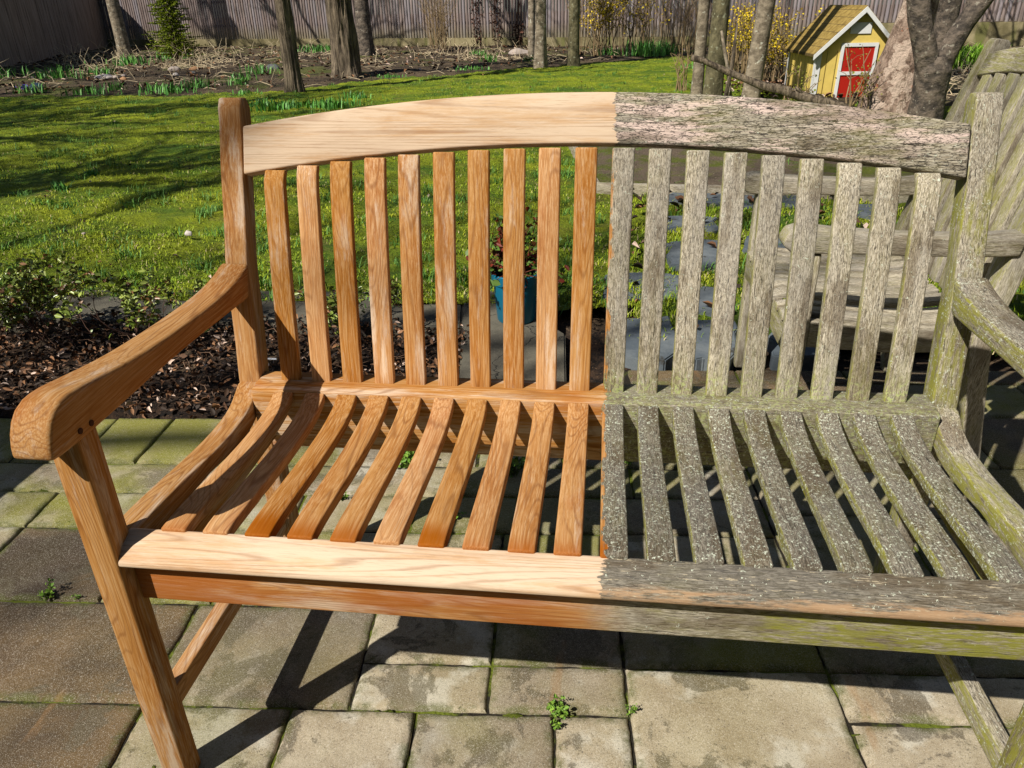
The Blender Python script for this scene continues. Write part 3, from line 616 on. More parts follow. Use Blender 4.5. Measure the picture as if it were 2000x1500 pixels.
# ---------------------------------------------------------------- bluestone stepping stones + raised bed
m_ = M('bluestone', .7); p = m_.pos(); c = m_.mix(m_.ramp(m_.noise(p, 5, 5, .65), .35, .65), (.085, .105, .125), (.17, .19, .20)); c = m_.mix(m_.ramp(m_.noise(p, 9, 5, .65), .60, .68), c, (.055, .05, .04)); m_.bump(m_.noise(p, 40, 5, .7), .5, .006); BST = m_.col(c)
def flag(px0, py0, px1, py1, label, seed):
    random.seed(seed); a, c_, e, d = G(px0, py1), G(px1, py1), G(px1, py0), G(px0, py0)
    cc = [(a.x, a.y), (c_.x, c_.y), (e.x, e.y), (d.x, d.y)]; pts = []
    for i in range(4):
        (x0, y0), (x1, y1) = cc[i], cc[(i+1) % 4]
        for t in (0.12, .37, .63, .88): pts.append((x0+(x1-x0)*t+random.gauss(0, .012), y0+(y1-y0)*t+random.gauss(0, .012)))
    o = slab('stepping_stone', pts, -.03, .034, BST, kind=None, bev=.005); tag(o, label, 'stepping stone', 'bluestone stepping stones')
flag(1205, 636, 1318, 716, 'large grey bluestone slab directly behind the patio edge', 1)
flag(1328, 640, 1440, 716, 'grey bluestone slab beside the armchair leg at the patio edge', 2)
flag(1500, 650, 1640, 712, 'bluestone slab under the armchair front', 12)
flag(1180, 545, 1330, 600, 'dark bluestone stepping stone, second row from the patio', 3)
flag(1345, 575, 1432, 622, 'bluestone stepping stone close to the armchair leg', 4)
flag(1300, 482, 1420, 528, 'blue grey stepping stone in the middle of the path', 5)
flag(1450, 470, 1560, 505, 'stepping stone beside the armchair seat', 6)
flag(1290, 432, 1400, 466, 'stepping stone, second farthest on the left of the path', 7)
flag(1300, 388, 1420, 408, 'farthest stepping stone by the timber edging', 8)
flag(1440, 392, 1600, 415, 'far stepping stone behind the armchair arm', 9)
flag(1640, 408, 1740, 430, 'far stepping stone at the right end of the timber edging', 10)
random.seed(21)
bed = empty('timber_edging', (*gp(1165, 380), 0), 'low weathered timber frame around a mossy soil patch behind the bench', 'garden edging')
a0 = gp(1166, 380); a1 = gp(1800, 395); a2 = gp(1103, 268)
def plank(p, q_, z1, wd, name='board'):
    p = Vector((*p, 0)); q_ = Vector((*q_, 0)); d = (q_-p).normalized(); s = Vector((-d.y, d.x, 0))
    timber(name, [(0, -.02), ((q_-p).length, -.02)], [(0, z1), ((q_-p).length, z1)], -wd/2, wd/2, 'f', W_grey, bed, bev=.004, gdir=d, frame=(p, d, Vector((0, 0, 1)), s))
plank(a0, a1, .075, .05); plank(a0, a2, .074, .045)
MSP = M('mossy_soil', .95); p = MSP.pos(); c = MSP.mix(MSP.ramp(MSP.noise(p, 2.2, 6, .7), .45, .58), (.15, .11, .075), (.11, .13, .012)); c = MSP.mix(MSP.ramp(MSP.noise(p, 60, 4, .8), .58, .66), c, (.34, .27, .19)); MSP.bump(MSP.noise(p, 40, 6, .75), 1, .03); MSPM = MSP.col(c)
lump('soil_patch', min(a0[0], a2[0])+.03, 2.6, a0[1]+.02, a2[1]+.5, 90, 90, lambda x, y: .05+.02*noise.noise((x*3, y*3, 9))+.012*noise.noise((x*9, y*9, 9)), MSPM, inside=lambda x, y: x > a0[0]+(a2[0]-a0[0])*(y-a0[1])/(a2[1]-a0[1])+.02)
pts = [(random.uniform(.15, 1.6), random.uniform(1.75, 4.2), .045+random.random()*.01) for k in range(130)]
tag(leaves('fallen_leaves', pts, .05, DEAD, flat=.35, asp=.6), kind='stuff', label='fallen orange leaves between the stepping stones', cat='leaves')
def gz2(x, y): return noise.noise((x*2.3+3, y*2.3, 7)) > -.05
pts = [(x, y, lz(x, y)-.002) for x, y in [(random.uniform(.12, 2.0), random.uniform(1.8, 4.3)) for k in range(16000)] if gz2(x, y)]
tag(blades('path_grass', pts, .030, .0045, .9, GRASS), kind='stuff', label='mossy grass between the stepping stones', cat='grass')
# ---------------------------------------------------------------- far garden bed
def far_in(x, y): return not lawn_in(x, y) and y > 8
m_ = M('bed_earth', .95); p = m_.pos(); c = m_.mix(m_.ramp(m_.noise(p, 1.3, 6, .7), .38, .62), (.030, .020, .013), (.12, .085, .05)); c = m_.mix(m_.math('MULTIPLY', m_.ramp(m_.noise(m_.add(p, (3, 3, 3)), .9, 5, .7), .50, .62), .7), c, (.10, .12, .02)); c = m_.mix(m_.ramp(m_.noise(p, 25, 5, .8), .57, .64), c, (.30, .22, .13)); m_.bump(m_.noise(p, 14, 6, .75), 1, .06); EARTH = m_.col(c)
lump('garden_bed', -30, 16, 8.0, 34, 300, 200, lambda x, y: -.012+.05*noise.noise((x*.9, y*.9, 0))+.03*noise.noise((x*4, y*4, 0)) + .04*min(1, max(0, (y-lerp(FAR, x))*.6)), EARTH, inside=lambda x, y: y > lerp(FAR, x)-.7)
# dry stalks
b = MB()
STALK = plain('dry_stalk', (.62, .50, .32), .8, .35, 3)
def stalks(n, x0, x1, y0, y1, l0, l1, r=.006):
    for k in range(n):
        x = random.uniform(x0, x1); y = random.uniform(y0, y1)
        if y < lerp(FAR, x)+.1 or y > 21.6-.235*x: continue
        a = random.uniform(0, 6.28); l = random.uniform(l0, l1); e = random.choice((.1, .15, .2, .4, 1.1)); z = .03
        p1 = Vector((x, y, z)); d = Vector((math.cos(a)*math.cos(e), math.sin(a)*math.cos(e), math.sin(e))); p2 = p1+d*l*.6; d2 = (d+Vector((random.gauss(0, .4), random.gauss(0, .4), -.5))).normalized(); p3 = p2+d2*l*.4; p3.z = max(.02, p3.z)
        b.tube([p1, p2, p3], [r, r*.8, r*.5], 4, cap=False)
stalks(520, -16, -7, 10.4, 24, .15, .6); stalks(380, -8, 1.5, 11, 23, .12, .45, .005)
for k in range(26):
    q = (random.uniform(-13, -1), random.uniform(11.5, 20)); stalks(26, q[0]-.4, q[0]+.4, q[1]-.4, q[1]+.4, .15, .5, .006); stalks(120, 3.5, 9, 9, 18, .1, .35, .005)
tag(b.build('dry_stalks', STALK), kind='stuff', label='pale dead perennial stalks lying on the far garden bed', cat='stalks')
pts = []
for k in range(5200):
    x = random.uniform(-16, 9); y = random.uniform(8.6, 24)
    if y > lerp(FAR, x)+.05 and y < 21.9-.235*x: pts.append((x, y, .05+random.random()*.03))
for k in range(700): pts.append((random.gauss(2.5, .5), random.gauss(10.4, .6), .07))
tag(leaves('bed_leaf_litter', pts, .07, DEAD, flat=.4), kind='stuff', label='brown leaf litter on the far garden bed', cat='leaf litter')
# bulb foliage clumps
m_ = M('bulb_leaf', .45); r = m_.isl(); BULB = m_.col(m_.mix(r, (.05, .18, .03), (.16, .40, .07)))
m_ = M('lily_leaf', .5); r = m_.isl(); LILY = m_.col(m_.mix(r, (.11, .25, .015), (.24, .42, .03)))
CL = [(200, 150, .35, .20, 60), (255, 130, .5, .22, 120), (115, 158, .45, .25, 90), (10, 155, .5, .2, 80), (60, 185, .3, .15, 40), (340, 118, .6, .2, 110), (225, 180, .25, .14, 50), (180, 188, .35, .12, 60), (330, 185, .45, .15, 110), (390, 175, .3, .16, 60), (470, 162, .25, .14, 45), (505, 148, .3, .2, 50),
      (610, 105, .45, .22, 110), (640, 103, .4, .2, 80), (955, 125, .22, .2, 40), (1035, 122, .22, .14, 40), (930, 112, .25, .16, 40), (925, 140, .4, .08, 60), (1265, 112, .45, .36, 190), (1300, 110, .25, .3, 90), (1190, 110, .3, .2, 60), (1360, 135, .3, .15, 40), (560, 213, .45, .12, 200), (650, 210, .35, .13, 150), (510, 205, .3, .10, 70), (760, 155, .3, .06, 60), (475, 185, .25, .08, 40), (700, 195, .2, .1, 40),
      (180, 350, .06, .07, 34), (120, 375, .07, .08, 36), (465, 170, .2, .12, 40), (85, 405, .08, .04, 14), (870, 505, .05, .05, 12)]
wheres = {}
for i, (px, py, sp, h, n) in enumerate(CL):
    q = G(px, py); o = empty('bulb_plant', (q.x, q.y, .02), '', 'plant', 'clumps of spring bulb leaves'); z0 = lz(q.x, q.y) if lawn_in(q.x, q.y) else .04
    blades('leaves', [(q.x+random.gauss(0, sp*.45), q.y+random.gauss(0, sp*.35), z0-.01) for k in range(int(n*1.15))], h*.9, .012+.020*min(1, sp), .6, BULB, o)
    near = 'beside the birch-like leaning trunk' if px < 300 and py < 160 else ''
    o['label'] = {0: 'green bulb leaves in front of the left grey trunk', 1: 'wide clump of bulb leaves right of the left grey trunk foot', 2: 'green bulb clump left of the stones in the left bed', 3: 'bulb leaves at the far left edge of the bed', 4: 'small bulb leaves by the blue bottle', 5: 'bulb leaves below the small spruce', 6: 'dark bulb tuft at the lawn edge under the pale stone', 7: 'short bulb leaves on the lawn edge at the left', 8: 'broad bulb patch at the lawn edge left of the slender trunk', 9: 'bulb tuft at the right end of the broad lawn edge patch', 10: 'small bulb tuft in the shade of the lawn edge bed', 11: 'bulb tuft just left of the slender trunk', 12: 'bulb clump between the slender and the thick trunk', 13: 'bulb clump touching the thick furrowed trunk', 14: 'fresh green clump left of the twin trunk', 15: 'small clump between the twin trunk and the stone', 16: 'pale green clump by the bare vine', 17: 'short green patch on the lawn edge in the centre', 18: 'tall dark green clump below the yellow shrub', 19: 'right part of the tall clump below the yellow shrub', 20: 'bulb leaves between the stems of the yellow shrub', 21: 'bulb leaves left of the fallen branch', 22: 'row of bulb leaves on the lawn above the left end of the top rail', 23: 'bulb leaves on the lawn below the thick trunk', 24: 'sparse bulb leaves right of the left back post top', 25: 'low green patch on the lawn right of the thick trunk', 26: 'sparse bulb tuft on the lawn under the bed', 27: 'small bulb tuft on the lawn above the top rail arch', 28: 'upper small dark tuft in the left lawn', 29: 'lower small dark tuft in the left lawn', 30: 'low bulb tuft at the edge of the left bed', 31: 'faint grassy tuft near the left frame edge', 32: 'grassy tuft seen behind the slats above the blue pot'}[i]
for (px, py, sp, n) in ((1870, 135, .5, 330), (1900, 125, .5, 260), (1850, 120, .35, 200)):
    q = G(px, py); o = empty('day_lily', (q.x, q.y, .02), {1870: 'bright green lily clump right of the forked tree', 1900: 'bright lily clump just left of the armchair back', 1850: 'bright lily clump close to the forked trunk'}[px], 'plant', 'bright green lily clumps')
    blades('leaves', [(q.x+random.gauss(0, sp*.5), q.y+random.gauss(0, sp*.5), .02) for k in range(n)], .30, .03, .8, LILY, o)
# stones
ROCK = plain('field_stone', (.36, .30, .26), .85, .5, 6); ROCK2 = plain('dark_stone', (.10, .105, .11), .8, .4, 6); ROCK3 = plain('pale_stone', (.62, .55, .50), .8, .3, 6); ROCKO = plain('orange_stone', (.36, .20, .10), .8, .3, 6)
def stone(px, py, rx, ry, rz, mat, label):
    q = G(px, py); bm = bmesh.new(); bmesh.ops.create_icosphere(bm, subdivisions=3, radius=1); sd = px*.13
    for v in bm.verts:
        k = 1+.28*noise.noise(v.co*1.3+Vector((sd, 0, 0)))+.1*noise.noise(v.co*4+Vector((sd, 0, 0))); v.co = Vector((v.co.x*rx*k, v.co.y*ry*k, max(-.3, v.co.z)*rz*k))
    me = bpy.data.meshes.new('stone'); bm.to_mesh(me); bm.free(); me.polygons.foreach_set('use_smooth', [True]*len(me.polygons)); o = link('stone', me, mat); o.location = (q.x, q.y, .045); tag(o, label, 'stone', 'stones in the garden bed')
stone(207, 157, .19, .12, .06, ROCK3, 'long pale pink stone below the left grey trunk'); stone(228, 157, .06, .05, .04, ROCK, 'small beige stone right of the long pale stone'); stone(243, 160, .07, .05, .04, ROCKO, 'small orange stone in front of the left grey trunk'); stone(342, 141, .13, .1, .07, ROCK, 'grey stone below the small spruce'); stone(345, 153, .06, .05, .06, ROCK3, 'small white stone below the grey stone'); stone(381, 140, .11, .08, .06, ROCKO, 'orange stone right of the grey stone'); stone(378, 147, .06, .05, .03, ROCK2, 'flat dark stone under the orange stone')
stone(535, 138, .13, .1, .08, ROCK2, 'dark stone left of the slender furrowed trunk'); stone(1015, 108, .28, .18, .11, ROCK, 'flat grey stone left of the twin trunk'); stone(243, 153, .05, .05, .03, ROCK, 'tiny stone above the small orange stone')
stone(372, 473, .022, .016, .02, ROCK3, 'small beige stone in the lawn left of the bench'); stone(168, 472, .012, .01, .008, ROCK, 'pebble in the left lawn')
# blue glass float / bottle in the left bed
q = G(75, 182); bm = bmesh.new(); bmesh.ops.create_uvsphere(bm, u_segments=24, v_segments=16, radius=.09); me = bpy.data.meshes.new('gazing_ball'); bm.to_mesh(me); bm.free(); me.polygons.foreach_set('use_smooth', [True]*len(me.polygons))
for v in me.vertices: v.co.z *= .85; v.co.x *= 1.15
o = link('garden_ornament', me, plain('dark_blue_glaze', (.03, .06, .09), .25, .2)); o.location = (q.x, q.y, .08); tag(o, 'rounded dark blue ornament in the left garden bed', 'ornament')
q = G(50, 180); o = empty('crocus', (q.x, q.y, .03), 'small cluster of violet crocus flowers in the left garden bed', 'flower')
leaves('blossom', [(q.x+random.gauss(0, .035), q.y+random.gauss(0, .03), .05+random.random()*.06) for k in range(60)], .045, plain('violet_petal', (.16, .10, .55), .6, .3), o, flat=1.2)
# ---------------------------------------------------------------- trees
def bark(name, lo, hi, sc=(26, 26, 5), spots=None, strength=1.0, patch=None):
    m = M(name, .9); p = m.pos(); n1 = m.noise(m.scale(p, sc), 1, 6, .68); n2 = m.noise(p, 3, 4)
    c = m.mix(m.ramp(n1, .36, .64), lo, hi); c = m.mix(m.math('MULTIPLY', n2, .35), c, tuple(x*.55 for x in hi))
    if spots: c = m.mix(m.ramp(m.noise(p, 22, 3, .5), .62, .68), c, spots)
    if patch:
        c = m.mix(m.ramp(m.noise(m.add(p, (8, 1, 2)), 5, 5, .65), .52, .56), c, patch); c = m.mix(m.math('MULTIPLY', m.ramp(m.noise(m.add(p, (1, 1, 2)), 7, 5, .65), .62, .68), .8), c, (.40, .12, .05))
    m.bump(n1, 1, .05*strength); return m.col(c)
B_FUR = bark('furrowed_bark', (.035, .025, .017), (.30, .235, .16), (24, 24, 3.2), strength=1.2)
B_SM = bark('smooth_grey_bark', (.12, .095, .065), (.34, .28, .20), (10, 10, 14), spots=(.50, .48, .38), strength=.4)
B_OL = bark('olive_bark', (.075, .065, .035), (.19, .165, .09), (14, 14, 10), spots=(.30, .30, .2), strength=.5)
B_SY = bark('peeling_bark', (.16, .10, .07), (.47, .34, .26), (16, 16, 12), strength=1.4, patch=(.56, .43, .34))
B_DK = bark('dark_forked_bark', (.035, .03, .026), (.19, .15, .115), (9, 9, 12), spots=(.27, .24, .19), strength=.8)
def trunk_mesh(b, pts, rad, n=26, ridges=0, flare=0, seed=0):
    pts = [Vector(p) for p in pts]; m = 44; k = len(b.v); S = [0]
    for i in range(1, len(pts)): S.append(S[-1]+(pts[i]-pts[i-1]).length)
    tabx = [(S[i], pts[i]) for i in range(len(pts))]; tabr = [(S[i], rad[i]) for i in range(len(pts))]
    for i in range(m+1):
        t = S[-1]*(i/m)**1.7; c = lerp(tabx, t); r = lerp(tabr, t)
        for j in range(n):
            a = 2*math.pi*j/n; q = 1+.10*noise.noise((math.cos(a)*1.2+seed, math.sin(a)*1.2, t*.9))+ridges*abs(noise.noise((math.cos(a)*5+seed, math.sin(a)*5, t*.8)))+.02*noise.noise((math.cos(a)*4, math.sin(a)*4, t*9+seed))
            if flare: q += flare*math.exp(-t/.22)*(.7+.5*math.cos(a*4+seed)*1)
            b.v.append((c.x+math.cos(a)*r*q, c.y+math.sin(a)*r*q, c.z))
    for i in range(m):
        for j in range(n): b.f.append((k+i*n+j, k+i*n+(j+1) % n, k+(i+1)*n+(j+1) % n, k+(i+1)*n+j))
    b.f.append(tuple(k+m*n+j for j in range(n)))
def limbs(b, start, d, l, r, dep, spread=.55):
    pts = [Vector(start)]; dd = Vector(d).normalized(); q = pts[0].copy()
    for k in range(5):
        dd = (dd+Vector((random.gauss(0, .13), random.gauss(0, .13), random.gauss(.04, .10)))).normalized(); q = q+dd*l/5; pts.append(q.copy())
    b.tube(pts, [r*(1-.11*i) for i in range(6)], 7 if dep > 1 else 4, cap=False)
    if dep > 0:
        for k in range(3 if dep > 1 else 4):
            j = random.choice((2, 3, 4, 5)); nd = (dd+Vector((random.gauss(0, spread), random.gauss(0, spread), random.gauss(.1, .3)))).normalized(); limbs(b, pts[j], nd, l*.66, r*.55, dep-1, spread)
def tree(base, r, h, mat, label, ridges=0, flare=.35, lean=(0, 0), rt=.6, crown=True, seed=1, n=26, dep=3, grp='trees in the garden'):
    x, y = base[0], base[1]; o = empty('tree', (x, y, 0), label, 'tree', grp); b = MB()
    pts = [(x+lean[0]*t, y+lean[1]*t, -.05+t) for t in (0, h*.12, h*.3, h*.6, h)]; trunk_mesh(b, pts, [r, r*.95, r*.88, r*(.5+.5*rt), r*rt], n=n, ridges=ridges, flare=flare, seed=seed)
    b.build('trunk', mat, o, smooth=True)
    if crown:
        b = MB(); top = Vector(pts[-1]); random.seed(seed+50)
        for k in range(6): limbs(b, top-Vector((0, 0, random.uniform(0, h*.25))), (random.gauss(0, .6), random.gauss(0, .6), random.uniform(.5, 1)), h*.45, r*rt*.8, dep)
        b.build('crown', mat, o, smooth=True)
    return o
tree(gp(246, 116), .17, 5.5, B_SM, 'smooth pale trunk at the left, by the fence corner', seed=1, flare=.3)
tree(gp(577, 182), .105, 4.5, B_FUR, 'slender furrowed trunk standing in front of the bed left of centre', ridges=.55, n=60, seed=2, flare=.55)
tree(gp(678, 152), .195, 6.5, B_FUR, 'thick furrowed trunk, the widest left of centre', ridges=.6, n=72, seed=3, flare=.55)
tree(gp(716, 112), .19, 6.0, B_DK, 'thick brown trunk half hidden behind the furrowed trunk', seed=4, flare=.4)
tree(gp(1056, 134), .115, 5.5, B_SM, 'nearer stem of the pale twin trunk in the centre', seed=5, flare=.4)
tree(gp(1039, 116), .085, 5.5, B_SM, 'farther thin stem of the pale twin trunk in the centre', seed=6, flare=.3)
tree(gp(1120, 130), .115, 5.2, B_OL, 'olive grey trunk right of the pale twin trunk', seed=7, flare=.3)
tree(gp(1389, 210), .105, 4.6, B_OL, 'nearer right stem of the olive double trunk behind the fallen branch', seed=8, flare=.25)
tree(gp(1358, 207), .07, 4.6, B_SM, 'pale left stem of the double trunk behind the fallen branch', seed=9, flare=.2)
tree((1.75, 9.1), .105, 4.6, B_SM, 'spotted trunk leaning right beside the yellow shrub', lean=(.06, .02), seed=10, flare=.35)
# sycamore
sx, sy = gp(1728, 228)
o = empty('tree', (sx, sy, 0), 'stout trunk with peeling pink brown bark beside the yellow playhouse', 'tree', 'trees in the garden'); b = MB()
trunk_mesh(b, [(sx, sy, -.1), (sx+.03, sy, .3), (sx+.08, sy, .7), (sx+.15, sy, 1.3), (sx+.2, sy, 4.5)], [.31, .25, .19, .14, .11], n=34, ridges=.12, flare=.1, seed=31); b.build('trunk', B_SY, o, smooth=True)
b = MB(); 
for k in range(4): limbs(b, (sx+.2, sy, 4.2), (random.gauss(0, .6), random.gauss(0, .6), .8), 2, .08, 3)
b.build('crown', B_SY, o, smooth=True)
# forked tree
fx, fy = gp(1803, 236)
o = empty('tree', (fx, fy, 0), 'dark trunk forking into two thick limbs just left of the armchair back', 'tree', 'trees in the garden'); b = MB()
trunk_mesh(b, [(fx, fy, -.1), (fx, fy, .25), (fx-.01, fy, .48), (fx-.02, fy, .60)], [.175, .155, .17, .12], n=30, ridges=.06, flare=.1, seed=41)
trunk_mesh(b, [(fx-.03, fy, .38), (fx-.12, fy-.02, .62), (fx-.24, fy-.03, .9), (fx-.32, fy-.02, 1.2), (fx-.42, fy, 3.5)], [.12, .115, .11, .105, .07], n=24, seed=42)
trunk_mesh(b, [(fx+.02, fy, .38), (fx+.07, fy, .60), (fx+.17, fy+.02, .85), (fx+.32, fy+.05, 1.1), (fx+.8, fy+.2, 3.2)], [.11, .10, .10, .10, .06], n=24, seed=43)
b.build('trunk', B_DK, o, smooth=True); b = MB()
for k in range(3): limbs(b, (fx-.42, fy, 3.3), (random.gauss(-.2, .6), random.gauss(0, .6), .8), 1.8, .05, 3)
for k in range(3): limbs(b, (fx+.75, fy+.2, 3.0), (random.gauss(.3, .6), random.gauss(0, .6), .8), 1.8, .045, 3)
b.build('crown', B_DK, o, smooth=True)
bx, by = gp(1815, 190); tree((bx, by), .13, 5, B_DK, 'dark shaded trunk seen through the fork of the forked tree', seed=45, flare=.1)
bx, by = gp(1868, 108); tree((bx, by), .06, 4, B_DK, 'thin dark trunk by the low wall right of the forked tree', seed=46, flare=.1, dep=2)
# bare trees left of the frame that shade the lawn
for i, (x, y, r, h, lb) in enumerate(((-9.2, -1.2, .16, 5.5, 'bare tree outside the left edge, nearest the patio'), (-12.5, 1.5, .2, 6.5, 'bare tree outside the left edge, beyond the nearest one'), (-8.0, -4.0, .15, 6.5, 'bare tree far behind the viewer on the left'), (-15, -1.5, .2, 7.5, 'tall bare tree far out on the left'), (-7.8, .6, .11, 4.6, 'slim bare tree just outside the left edge beside the lawn'), (-10.5, 3.2, .15, 5.5, 'bare tree outside the left edge halfway along the lawn'), (-12.8, -4.2, .2, 7.0, 'bare tree at the left rear corner behind the viewer'), (-16.5, 5.5, .2, 6.5, 'bare tree outside the left edge towards the back fence'), (-8.6, -.6, .14, 3.2, 'low branching bare tree outside the left edge'), (-9.8, 1.2, .13, 3.0, 'small bare tree outside the left edge near the lawn middle'), (-11.5, -1.5, .16, 4.5, 'bare tree outside the left edge between two taller ones'), (-13.5, 4.0, .17, 4.0, 'low bare tree outside the left edge by the far lawn'), (-17.4, 19.6, .40, 10.5, 'thick bare tree standing beyond the brown side fence'))):
    tree((x, y), r, h, B_FUR, lb, seed=60+i, dep=4, rt=.6)
# ---------------------------------------------------------------- fences
m_ = M('grey_picket', .85); p = m_.pos(); s3 = m_.sep(p); n1 = m_.noise(m_.scale(p, (30, 30, 2)), 1, 5, .6); r = m_.isl()
c = m_.mix(m_.ramp(n1, .3, .7), (.11, .078, .068), (.36, .29, .27)); c = m_.mix(m_.math('MULTIPLY', r, .6), c, m_.mix(m_.ramp(r, .3, .9), (.17, .115, .09), (.30, .28, .31)))
c = m_.mix(m_.math('MULTIPLY', m_.ramp(s3[2], .2, .75, 1, 0), .55), c, (.20, .18, .08)); m_.bump(n1, .6, .01); PICK = m_.col(c)
FD = Vector((1, -.235, 0)).normalized(); FO = Vector((0, 22.2, 0)); FN = Vector((-FD.y, FD.x, 0))
def fpt(s, out, z): q = FO+FD*s+FN*out; return (q.x, q.y, z)
def wallz(s): return .26 if s < 6.2 else .55
fence = empty('picket_fence', tuple(FO), 'long grey fence of closely set rounded pickets closing the garden at the back', 'fence')
b = MB(); s = -18.6; i = 0
while s < 19.0:
    wd = .086+random.uniform(-.006, .006); zb = wallz(s)-.01+random.uniform(-.01, .01); zt = 2.15+random.uniform(-.03, .03); dx = random.uniform(-.006, .006); vs = []
    for z in (zb, zt, zt+.07):
        k = 1 if z <= zt else .25
        for a in (0, 45, 90, 135, 180): vs.append(fpt(s+wd/2-math.cos(math.radians(a))*wd*.46*k, -math.sin(math.radians(a))*.035*k+dx, z))
    b.add(vs, [(r_*5+q_, r_*5+q_+1, (r_+1)*5+q_+1, (r_+1)*5+q_) for r_ in range(2) for q_ in range(4)]+[(4, 0, 5, 9), (9, 5, 10, 14)]); s += wd+.007; i += 1
b.build('pickets', PICK, fence)
b = MB()
for z in (.6, 1.3, 1.95):
    b.add([fpt(a, o_, z+dz) for a in (-18.6, 19) for o_, dz in ((.012, 0), (.055, 0), (.055, .08), (.012, .08))], [(0, 1, 2, 3), (4, 7, 6, 5), (0, 4, 5, 1), (1, 5, 6, 2), (2, 6, 7, 3), (3, 7, 4, 0)])
b.build('fence_rail', PICK, fence)
m_ = M('wall_concrete', .9); p = m_.pos(); c = m_.mix(m_.ramp(m_.noise(p, 1.6, 5, .65), .35, .65), (.12, .10, .045), (.32, .27, .15)); c = m_.mix(m_.ramp(m_.noise(m_.scale(p, (3, 3, .6)), 1, 4), .52, .64), c, (.15, .145, .05)); m_.bump(m_.noise(p, 30, 4), .5, .01); WC = m_.col(c)
b = MB()
for (s0, s1, h) in ((-18.6, 6.2, .25), (6.2, 19, .53)):
    b.add([fpt(a, o_, z) for a in (s0, s1) for o_, z in ((-.06, -.3), (.10, -.3), (.10, h), (-.06, h))], [(0, 1, 2, 3), (4, 7, 6, 5), (0, 4, 5, 1), (1, 5, 6, 2), (2, 6, 7, 3), (3, 7, 4, 0)])
tag(b.build('low_wall', WC), 'low mossy concrete wall along the foot of the picket fence', 'wall')
# side fence, left
m_ = M('brown_board', .85); p = m_.pos(); n1 = m_.noise(m_.scale(p, (12, 12, 1.5)), 1, 5, .6); BRD = m_.col(m_.mix(m_.ramp(n1, .3, .7), (.20, .15, .115), (.34, .27, .22)))
c0 = FO+FD*(-17.9); c0 = Vector((c0.x, c0.y, 0)); c1 = Vector((*gp(-15, 140), 0)); dv = (c1-c0); ln = dv.length+3; dv.normalize(); nv = Vector((-dv.y, dv.x, 0))
sf = empty('board_fence', tuple(c0), 'tall brown board fence in shade running forward along the left side', 'fence'); b = MB(); s = 0
while s < ln:
    wd = .14; a_, z_ = random.uniform(-.008, .008), 2.2+random.uniform(-.02, .02)
    b.add([tuple(c0+dv*t+nv*(o_+a_)+Vector((0, 0, z))) for t in (s, s+wd-.004) for o_, z in ((0, -.05), (.022, -.05), (.022, z_), (0, z_))], [(0, 1, 2, 3), (4, 7, 6, 5), (0, 4, 5, 1), (1, 5, 6, 2), (2, 6, 7, 3), (3, 7, 4, 0)]); s += wd
b.build('boards', BRD, sf)
# ---------------------------------------------------------------- yellow playhouse
YEL = plain('yellow_paint', (.74, .55, .14), .6, .22, 9); WHT = plain('white_paint', (.74, .74, .73), .5, .16, 14); RED = plain('red_paint', (.42, .018, .010), .45, .15, 4)
m_ = M('roof_shingle', .9); p = m_.pos(); uvv = m_.attr('g'); sv = m_.sep(uvv)
c = m_.mix(m_.ramp(m_.noise(p, 14, 5, .7), .35, .65), (.20, .13, .03), (.36, .25, .07)); rw = m_.math('FRACT', m_.math('MULTIPLY', sv[1], 1/.11)); rowi = m_.math('FLOOR', m_.math('MULTIPLY', sv[1], 1/.11))
cl = m_.math('FRACT', m_.math('ADD', m_.math('MULTIPLY', sv[0], 1/.26), m_.math('MULTIPLY', rowi, .37)))
ln_ = m_.math('MAXIMUM', m_.ramp(rw, .05, .12, 1, 0), m_.math('MULTIPLY', m_.ramp(cl, .02, .05, 1, 0), .7)); c = m_.mix(m_.math('MULTIPLY', ln_, .75), c, (.06, .04, .015)); SHG = m_.col(c)
pc0 = G(1583, 196); hd = math.radians(4); fd = Vector((math.cos(hd), math.sin(hd), 0)); bd = Vector((-math.sin(hd), math.cos(hd), 0))
PWD, PDP, EH, AH = .92, 1.15, .56, 1.00; base = Vector((pc0.x, pc0.y, 0))
ph = empty('playhouse', tuple(base), 'small yellow playhouse with a mossy shingle roof, white trim and a red door', 'playhouse')
def pp(u, v, z): return tuple(base+fd*u+bd*v+Vector((0, 0, z)))
b = MB(); b.add([pp(0, 0, -.05), pp(PWD, 0, -.05), pp(PWD, 0, EH), pp(PWD/2, 0, AH), pp(0, 0, EH), pp(0, PDP, -.05), pp(PWD, PDP, -.05), pp(PWD, PDP, EH), pp(PWD/2, PDP, AH), pp(0, PDP, EH)],
    [(0, 1, 2, 3, 4), (5, 9, 8, 7, 6), (0, 4, 9, 5), (1, 6, 7, 2), (4, 3, 8, 9), (2, 7, 8, 3)]); wall = b.build('wall', YEL, ph)
def pbox(name, u0, u1, v0, v1, z0, z1, mat, par=ph):
    b = MB(); b.add([pp(u0, v0, z0), pp(u1, v0, z0), pp(u1, v1, z0), pp(u0, v1, z0), pp(u0, v0, z1), pp(u1, v0, z1), pp(u1, v1, z1), pp(u0, v1, z1)], [(0, 3, 2, 1), (4, 5, 6, 7), (0, 1, 5, 4), (1, 2, 6, 5), (2, 3, 7, 6), (3, 0, 4, 7)])
    o = b.build(name, mat, par)
    return o
for u in range(1, 6): pbox('siding_batten', u*PWD/6-.004, u*PWD/6+.004, -.005, .002, 0, EH, YEL) if False else None
b = MB()
